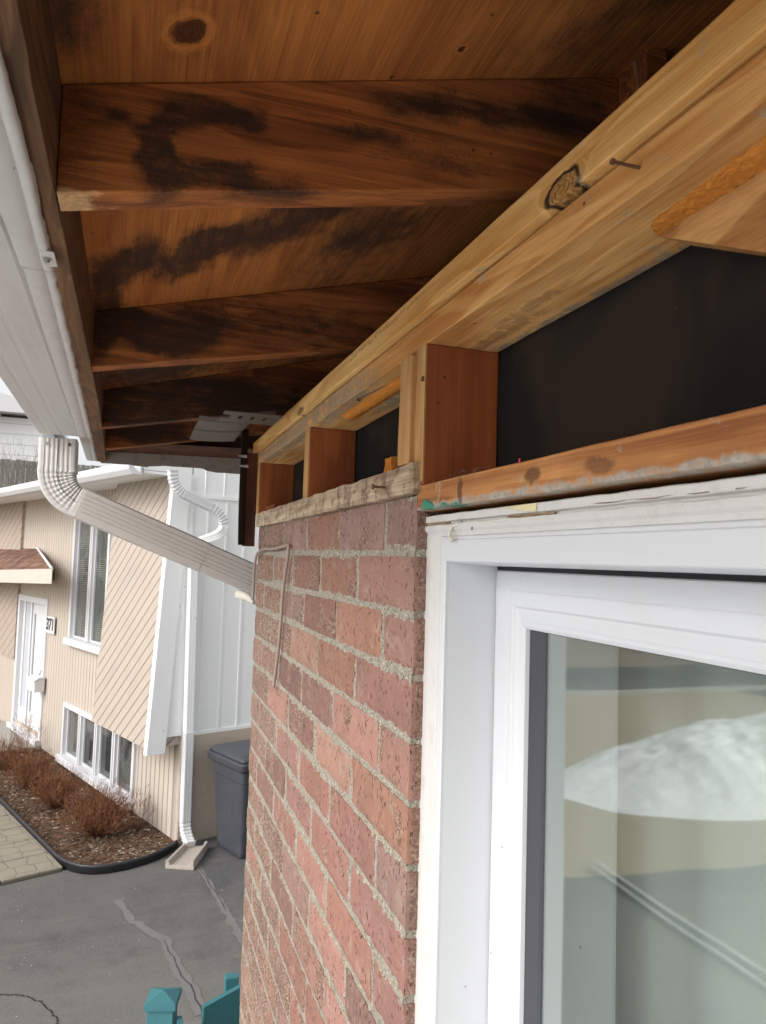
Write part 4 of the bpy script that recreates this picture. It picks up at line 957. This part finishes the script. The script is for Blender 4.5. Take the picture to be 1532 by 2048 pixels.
# planting bed with mulch
t = NT('wood_mulch'); p = t.pos(); a = t.sep(t.n('TexVoronoi', {'Vector': t.vm('MULTIPLY', p, (1, 1, 2)), 'Scale': 34.}, 1)); n = t.noise(p, 3, 4, .6); f = t.noise(p, 90, 3, .7)
c = t.mix(a[0], (.05, .030, .02), (.16, .10, .065)); c = t.mix(t.mr(a[1], .94, .97), c, (.36, .31, .25)); c = t.mix(t.math('MULTIPLY', t.mr(n, .5, .7), .4), c, (.16, .075, .04))
M['mulch'] = t.fin(c, .95, t.bump(a[0], .02, 1), .1)
b = MB(); bed = [(-1.14, 7), (-1.14, .25), (-1.10, 0), (-1.0, -.17), (-.85, -.26), (-.62, -.29), (-.35, -.24), (-.12, -.14), (.02, -.04), (.02, 7)]
b.add([(x, y, .035) for x, y in bed]+[(x, y, -.02) for x, y in bed], [tuple(range(10)), *[(i, (i+1) % 10, 10+(i+1) % 10, 10+i) for i in range(10)]])
o = b.build('planting_bed', M['mulch'], None, local=True); o.location = O; o.rotation_euler = (0, 0, RZN); tag(o, None, None, None, 'structure')
b = MB(); eg = [(-1.15, 7.0), (-1.15, .28), (-1.135, .1), (-1.10, -.04), (-1.04, -.16), (-.95, -.25), (-.83, -.305), (-.66, -.33), (-.45, -.31), (-.28, -.255), (-.12, -.17), (-.03, -.1)]
rr = []
for i, (x, y) in enumerate(eg):
    d = (Vector(eg[min(i+1, 11)])-Vector(eg[max(i-1, 0)])).normalized(); s_ = Vector((d.y, -d.x))
    rr.append([(x+s_.x*a_, y+s_.y*a_, z) for a_, z in ((-.012, -.02), (-.012, .06), (-.02, .068), (-.02, .082), (-.008, .09), (.006, .088), (.012, .078), (.010, .065), (.004, .06), (.004, -.02))])
b.loft(rr); o = b.build('bed_edging', NT('black_plastic_edging').fin((.028, .028, .032), .45, None, .5), None, local=True, smooth=True); o.location = O; o.rotation_euler = (0, 0, RZN)
tag(o, 'black plastic edging curving round the mulch bed', 'edging')
# loose chips
ch = MB()
chm = paint('wood_chip', (.30, .21, .14), .9, .6, (.08, .05, .035), .001, 8)
for i in range(3200):
    x = rnd.uniform(-1.1, -.02); y = rnd.uniform(-.2, 6.5)
    if y < .1 and (x+.55)**2/.27+(y-.1)**2/.13 > 1: continue
    q = Vector((x, y, .04+rnd.random()*.012)); a_ = rnd.uniform(0, 6.3); l_ = rnd.uniform(.008, .032); w_2 = l_*rnd.uniform(.25, .6)
    d = Vector((math.cos(a_), math.sin(a_), rnd.uniform(-.4, .4)))*l_; e = Vector((-math.sin(a_), math.cos(a_), rnd.uniform(-.4, .4)))*w_2
    ch.add([q-d-e*.4, q+d-e, q+d*.8+e, q-d*.9+e*.7], [(0, 1, 2, 3)])
t = NT('scattered_chips'); rn = t.n('NewGeometry', out=8); c = t.mix(rn, (.06, .035, .022), (.22, .145, .10)); c = t.mix(t.mr(rn, .95, .97), c, (.5, .46, .4)); M['chips'] = t.fin(c, .9, None, .2)
o = ch.build('wood_chips', M['chips'], None, local=True, fix=False); o.location = O; o.rotation_euler = (0, 0, RZN); tag(o, None, None, None, 'stuff')
# concrete entry slab
b = MB(); b.box(-1.15, -.01, 4.75, 6.9, -.01, .075); o = b.build('entry_step', paint('concrete', (.34, .32, .28), .9, .35, (.2, .18, .15), .003, 8), None, local=True, bevel=.01); o.location = O; o.rotation_euler = (0, 0, RZN)
tag(o, 'low concrete slab in front of the white door', 'step')

# ------------------------------------------------------------------ shrubs
t = NT('bare_red_twig'); rn = t.n('NewGeometry', out=8); c = t.mix(rn, (.09, .036, .02), (.30, .135, .065)); M['twig'] = t.fin(c, .85, None, .15)
t = NT('grey_twig'); rn = t.n('NewGeometry', out=8); M['gtwig'] = t.fin(t.mix(rn, (.10, .08, .06), (.24, .20, .16)), .9, None, .1)
def blade(b, p0, d, l, w, bend, seg=4):
    s_ = d.cross(Vector((rnd.uniform(-1, 1), rnd.uniform(-1, 1), rnd.uniform(-1, 1)))).normalized(); pts = []; q = p0.copy(); dd = d.copy()
    for i in range(seg+1):
        ww = w*(1-i/seg*.8); pts += [q+s_*ww, q-s_*ww]; dd = (dd+bend/seg).normalized(); q = q+dd*(l/seg)
    b.add(pts, [(2*i, 2*i+1, 2*i+3, 2*i+2) for i in range(seg)]); return q, dd
def shrub(loc, r, h, n, label, seed, lean=(0, 0)):
    rnd.seed(seed); o0 = tag(empty('dormant_shrub', loc), label, 'shrub', 'dormant reddish shrubs in the mulch bed'); b = MB(); st = MB()
    for i in range(n):
        a_ = rnd.uniform(0, 2*math.pi); k_ = math.sqrt(rnd.random()); el = (1-k_*.85)
        d = Vector((math.cos(a_)*k_*r+lean[0], math.sin(a_)*k_*r+lean[1], h*(.22+.78*math.sqrt(max(0, 1-k_*k_)))*rnd.uniform(.7, 1.08))); L_ = d.length*rnd.uniform(.8, 1.05); d.normalize()
        p0 = Vector((math.cos(a_), math.sin(a_), 0))*r*.16*rnd.random()
        tgt = st if i % 12 == 0 else b
        q, dd = blade(tgt, p0, d, L_, .0022 if tgt is b else .004, Vector((rnd.uniform(-.35, .35), rnd.uniform(-.35, .35), rnd.uniform(-.1, .35))), 4)
        for k2 in range(4):
            f = rnd.uniform(.45, 1.); pb = p0+(q-p0)*f; d2 = (d+Vector((rnd.uniform(-.9, .9), rnd.uniform(-.9, .9), rnd.uniform(-.2, .7)))).normalized()
            blade(b, pb, d2, rnd.uniform(.05, .14), .0022, Vector((0, 0, .3)), 2)
            for k3 in range(2):
                pc = pb+d2*rnd.uniform(.02, .10); e = Vector((rnd.uniform(-1, 1), rnd.uniform(-1, 1), rnd.uniform(-1, 1))).normalized()*.008; g_ = e.orthogonal()*.6
                b.add([pc-e, pc+g_, pc+e], [(0, 1, 2)])
    b.build('twigs', M['twig'], o0, local=True, fix=False); st.build('stems', M['gtwig'], o0, local=True, fix=False); return o0
for (x, y, r_, h_, n_, lb, sd) in ((-.60, .66, .36, .46, 560, 'largest bare red brown shrub nearest the driveway corner of the bed', 1), (-.68, 1.82, .27, .38, 330, 'bare red brown shrub below the low four light window', 2),
        (-.70, 2.78, .30, .40, 340, 'bare red brown shrub in the middle of the mulch row', 3), (-.74, 3.85, .27, .38, 240, 'bare red brown shrub just before the door slab', 4), (-.30, 4.55, .24, .52, 60, 'sparse straw coloured stalks beside the concrete door slab', 5)):
    shrub(Wl(x, y, .03), r_, h_, n_, lb, sd)
shrub(Wl(-.16, .62, .03), .20, .38, 22, 'sparse twiggy seedling at the end of the low window sill', 8)

# ------------------------------------------------------------------ wheeled bin
t = NT('grey_blue_plastic'); p = t.pos(); n = t.noise(p, 9, 5, .65); s = t.noise(t.vm('MULTIPLY', p, (20, 20, 3)), 1., 4, .7)
M['bin'] = t.fin(t.mix(t.math('MULTIPLY', t.mr(s, .55, .75), .35), t.mix(n, (.043, .046, .056), (.064, .067, .078)), (.14, .14, .145)), .5, t.bump(t.noise(p, 300, 2, .6), .0006, 1), .4)
bn = tag(empty('wheeled_bin', Wl(.56, -.52, 0), RZN), 'blue grey wheeled rubbish bin against the parged wall', 'bin')
def rrect(hx, hy, r, z, n=5, ox=0, oy=0):
    out = []
    for cx_, cy_, a_ in ((hx-r, hy-r, 0), (-hx+r, hy-r, 90), (-hx+r, -hy+r, 180), (hx-r, -hy+r, 270)):
        for i in range(n+1):
            q = R(a_+90*i/n); out.append((cx_+r*math.cos(q)+ox, cy_+r*math.sin(q)+oy, z))
    return out
b = MB(); b.loft([rrect(.215, .25, .05, .02), rrect(.225, .26, .055, .06), rrect(.262, .32, .05, .78), rrect(.268, .326, .05, .785), rrect(.272, .330, .05, .93)]); b.build('body', M['bin'], bn, local=True, smooth=False, bevel=.004)
b = MB(); b.loft([rrect(.29, .36, .05, .91), rrect(.312, .382, .05, .925), rrect(.318, .390, .05, .985), rrect(.305, .375, .05, 1.0), rrect(.29, .36, .05, 1.0)]); b.build('rim', M['bin'], bn, local=True, bevel=.004)
b = MB(); b.loft([rrect(.300, .372, .05, 1.004), rrect(.296, .366, .05, 1.03), rrect(.27, .335, .06, 1.05), rrect(.20, .25, .07, 1.075), rrect(.10, .12, .05, 1.085)]); b.build('lid', M['bin'], bn, local=True, smooth=True)
for sx in (-.12, .20):
    m_ = MB(); m_.tube([(sx-.02, .27, .09), (sx+.02, .27, .09)], .09, 20); m_.build('wheel', M['gasket'], bn, local=True)
# splash block
sb = tag(empty('splash_block', Wl(-.045, -.42, .0), RZN-R(45)), 'beige concrete splash block under the white downspout', 'splash block')
def skew(b, k=-.42):
    b.v = [(x+y*k*-1*0+(-y)*-k*0+y*.55, y, z) for x, y, z in b.v]; return b
t = paint('weathered_concrete', (.42, .37, .32), .9, .45, (.2, .16, .13), .003, 18)
b = MB(); rr = []
for i, y in enumerate((.27, .22, .0, -.24, -.28)):
    w = .095+.008*i
    rr.append([(-w-.02, y, .0), (-w-.015, y, .085), (-w+.012, y, .085), (-w+.03, y, .035), (w-.03, y, .035), (w-.012, y, .085), (w+.015, y, .085), (w+.02, y, .0)])
b.loft(rr); b.build('trough', t, sb, local=True, bevel=.006)

# ------------------------------------------------------------------ teal fence
t = NT('teal_paint'); p = t.pos(); n = t.noise(p, 12, 5, .6); s = t.noise(t.vm('MULTIPLY', p, (60, 60, 4)), 1., 4, .7)
M['teal'] = t.fin(t.mix(t.math('MULTIPLY', t.mr(s, .5, .8), .4), t.mix(n, (.04, .155, .175), (.055, .19, .21)), (.025, .10, .115)), .6, t.bump(s, .0012, 1), .35)
fe = tag(empty('fence', (.18, 2.75, GZ)), 'teal painted wooden fence with capped post below the brick corner', 'fence')
def post(cx_, cy_, zt, hw, rot, name='post'):
    b = MB(); b.box(-hw, hw, -hw, hw, GZ, zt-.035); k = b.add([], [])
    c = hw*1.22; b.box(-c, c, -c, c, zt-.034, zt-.012); b.add([(-c, -c, zt-.0118), (c, -c, zt-.0118), (c, c, zt-.0118), (-c, c, zt-.0118), (0, 0, zt+.008)], [(0, 1, 4), (1, 2, 4), (2, 3, 4), (3, 0, 4), (3, 2, 1, 0)])
    mt = Matrix.Rotation(R(rot), 3, 'Z'); b.v = [tuple(mt @ Vector(v)+Vector((cx_, cy_, 0))) for v in b.v]; return b.build(name, M['teal'], fe, bevel=.002)
post(.168, 2.745, -1.490, .043, -14)
b = MB(); b.box(-.015, .015, 0, .9, GZ+.1, -1.555); mt = Matrix.Rotation(R(-30), 3, 'Z'); b.v = [tuple(mt @ Vector(v)+Vector((.214, 2.70, 0))) for v in b.v]
b = MB(); b.box(.214, .232, 2.50, 2.72, GZ+.1, -1.56, (1, 4, 1)); b.build('rail', M['teal'], fe, bevel=.002)
b = MB(); b.add([(.300, 2.70, -1.535), (.60, 2.84, -1.50), (.60, 2.84, GZ+.1), (.300, 2.70, GZ+.1), (.296, 2.72, -1.535), (.596, 2.86, -1.50), (.596, 2.86, GZ+.1), (.296, 2.72, GZ+.1)], [(0, 1, 2, 3), (7, 6, 5, 4), (0, 4, 5, 1), (0, 3, 7, 4), (1, 5, 6, 2), (3, 2, 6, 7)])
b.build('panel', M['teal'], fe, bevel=.002)
b = MB(); b.box(.405, .455, 2.95, 2.99, GZ, -1.585); b.build('post', M['teal'], fe, bevel=.003)

# ------------------------------------------------------------------ hill, back fence, white house, trees
t = NT('hill_scrub'); p = t.pos(); n = t.noise(p, .8, 6, .7); M['hill'] = t.fin(t.mix(n, (.16, .13, .09), (.30, .27, .23)), .95, None, .1)
b = MB()
def hz(x, y):
    r_ = max(0, min(1, (y-20.5)/5)); return GZ+4.6*(r_*r_*(3-2*r_))
b.grid(60, 50, lambda u, v: (-70+140*u, 20+130*v**1.6, hz(0, 20+130*v**1.6)+.15*noise.noise(Vector((u*40, v*30, 0)))-.05))
tag(b.build('hillside', M['hill'], None, smooth=True), None, None, None, 'structure')
gf = tag(empty('fence', (-1.5, 25.9, GZ+4.5)), 'weathered grey board fence on the rise behind the beige house', 'fence')
t = NT('grey_board'); p = t.pos(); xx = t.sep(p)[0]; idn = t.n('TexWhiteNoise', {'W': t.math('FLOOR', t.math('MULTIPLY', xx, 7.))}, 0, noise_dimensions='1D'); n = t.noise(t.vm('MULTIPLY', p, (30, 30, 2)), 1., 4, .6)
M['gboard'] = t.fin(t.mix(n, t.mix(idn, (.20, .21, .19), (.33, .34, .31)), (.14, .14, .125)), .9, None, .1)
b = MB(); r2 = random.Random(3)
for i in range(150):
    x = -13+.146*i; b.box(x, x+.135, 25.88+r2.uniform(-.005, .005), 25.905, GZ+4.2, GZ+6.02+r2.uniform(-.02, .02)-.0015*i)
b.build('boards', M['gboard'], gf)
b = MB(); b.box(-13, 9, 25.95, 26.0, GZ+5.7, GZ+5.8); b.box(-13, 9, 25.95, 26.0, GZ+4.8, GZ+4.9); b.build('rail', M['gboard'], gf)
# white house beyond
wh = tag(empty('white_house', (-9, 33, GZ+4.6)), 'white lap sided house high behind the back fence', 'house')
t = NT('white_lap_siding'); z = t.sep(t.pos())[2]; fr = t.math('FRACT', t.math('MULTIPLY', z, 1/.42)); g = t.mr(fr, .12, .0)
M['lap'] = t.fin(t.mix(t.math('MULTIPLY', g, .6), (.78, .79, .80), (.30, .31, .33)), .6, t.bump(fr, .02, 1), .3)
b = MB(); b.box(-16, -3.75, 33, 42, GZ+4.4, 5.30); b.build('wall', M['lap'], wh)
b = MB(); b.prism([(-3.4, 5.42), (-3.4, 5.62), (-10, 7.5), (-16.4, 5.62), (-16.4, 5.42)], lambda p_, t_: (p_[0], t_, p_[1]), 32.4, 42.5); b.build('roof', M['nvinyl'], wh)
b = MB(); b.box(-16, -5.3, 32.3, 33, 5.30, 5.42); b.build('eave', M['nvinyl'], wh)
b = MB(); b.box(-6.9, -5.40, 32.94, 33, 3.9, 4.65); b.build('window', M['nglass'], wh)
# bare trees and bushes
def bare(loc, h, seed, name, label, cat, depth=5, spread=.55, r0=.09, group=None, m='gtwig'):
    r_ = random.Random(seed); o0 = tag(empty(name, loc), label, cat, group); tr = MB(); br = MB()
    def rec(p0, d, l, rad, k):
        pts = [p0]; q = p0.copy(); dd = d.copy()
        for i in range(3):
            dd = (dd+Vector((r_.uniform(-.2, .2), r_.uniform(-.2, .2), r_.uniform(-.05, .15)))).normalized(); q = q+dd*(l/3); pts.append(q.copy())
        (tr if k == depth else br).tube(pts, [rad, rad*.88, rad*.75, rad*.62], 5 if k > 2 else 3)
        if k > 0:
            for i in range(r_.choice((2, 3, 3))):
                nd = (dd+Vector((r_.uniform(-1, 1), r_.uniform(-1, 1), r_.uniform(-.2, .8)))*spread).normalized(); f = r_.uniform(.5, 1); pb = p0+(q-p0)*f if i else q
                rec(pb, nd, l*r_.uniform(.62, .85), rad*.58, k-1)
    rec(Vector((0, 0, 0)), Vector((0, 0, 1)), h*.3, r0, depth)
    tr.build('trunk', M[m], o0, local=True, smooth=True, fix=False); br.build('branches', M[m], o0, local=True, smooth=True, fix=False)
    return o0
bare((-8.6, 50, 1.0), 10, 11, 'bare_tree', 'bare dark tree above the white house roof at the left edge', 'tree', 6, .6, .16)
bare((-6.6, 52, 1.0), 9.5, 12, 'bare_tree', 'slimmer bare tree right of the other above the white house', 'tree', 6, .6, .14)
for i, (x, y, h_, lb) in enumerate(((-3.55, 24.8, 3.2, 'leafless grey bush at the left picture edge before the board fence'), (-2.75, 24.6, 3.6, 'tall leafless bush whose twigs rise left of the near downspout elbow'),
                                   (-2.2, 24.9, 2.8, 'leafless bush right behind the near downspout elbow'))):
    bare((x, y, GZ+3.4), h_, 30+i, 'bare_bush', lb, 'bush', 5, .5, .022, 'leafless bushes before the back fence')
b = MB(); r2 = random.Random(5)
for i in range(9000):
    x = r2.uniform(-9, 1.5); y = r2.uniform(22.5, 25.5); z = hz(0, y)-.1; q = Vector((x, y, z)); d = Vector((r2.uniform(-.3, .3), r2.uniform(-.3, .3), 1)).normalized()
    l_ = r2.uniform(.4, 1.15); s_ = d.cross(Vector((r2.uniform(-1, 1), r2.uniform(-1, 1), 0))).normalized()*.008
    b.add([q-s_, q+s_, q+d*l_], [(0, 1, 2)])
t = NT('dry_stalk'); rn = t.n('NewGeometry', out=8); M['stalk'] = t.fin(t.mix(rn, (.26, .21, .16), (.44, .38, .32)), .9, None, .1)
tag(b.build('dry_weeds', M['stalk'], None, fix=False), None, None, None, 'stuff')

# ------------------------------------------------------------------ front yard, seen in the glass
t = NT('old_snow'); p = t.pos(); n = t.noise(p, 2.5, 6, .65); M['snow'] = t.fin(t.mix(t.mr(n, .45, .75), (.90, .91, .91), (.80, .79, .77)), .75, t.bump(n, .08, 1), .3)
b = MB(); 
def snow(u, v):
    a_ = 2*math.pi*u; r_ = v; rx = 5.2; ry = 2.1
    x = -10.0+rx*r_*math.cos(a_); y = 9.7+ry*r_*math.sin(a_)-.12*(x+10); k_ = 1+.10*noise.noise(Vector((math.cos(a_)*2, math.sin(a_)*2, 0)))
    return (-10+(x+10)*k_, y, GZ+.75*(1-r_**2.2)+(.12*noise.noise(Vector((x*1.2, y*1.2, 0)))+.06*noise.noise(Vector((x*4, y*4, 5)))+.03*noise.noise(Vector((x*11, y*11, 2))))*min(1, (1-r_)*3)-.02)
b.grid(220, 70, snow); tag(b.build('snow_bank', M['snow'], None, smooth=True), 'long old snow bank on the brown front lawn mirrored in the window', 'snow bank')
M['strip'] = NT('glossy_white_trim').fin((.92, .92, .92), .4, None, .5)
for i, (y_, x0_, lb) in enumerate(((0, 0, 'lower of two white trim strips lying on the driveway mirrored in the window'), (.14, -.13, 'upper of two white trim strips lying on the driveway mirrored in the window'))):
    a_, c_ = Vector((-3.86+x0_, 6.84+y_, GZ+.02)), Vector((-3.88+x0_*1.2, 4.2+y_*1.6, GZ+.02)); s_ = Vector((.024, 0, 0)); b = MB()
    b.loft([[q-s_, q+s_, q+s_+Vector((0, 0, .03)), q+s_*.8+Vector((0, 0, .03)), q+s_*.8+Vector((0, 0, .004)), q-s_+Vector((0, 0, .004))] for q in (a_, c_)])
    tag(b.build('trim_strip', M['strip']), lb, 'trim strip', 'white trim strips on the driveway')
# a plain house over the street closes the view in other directions
oh = tag(empty('far_house', (-34, 20, GZ)), 'grey house over the street out of the picture to the left', 'house')
b = MB(); b.box(-42, -30, 12, 30, GZ, 1.0); b.build('wall', M['beigeplain'], oh)
b = MB(); b.prism([(-29.4, 1.0), (-36, 3.6), (-42.6, 1.0)], lambda p_, t_: (p_[0], t_, p_[1]), 11.5, 30.5); b.build('roof', M['shingle'], oh)
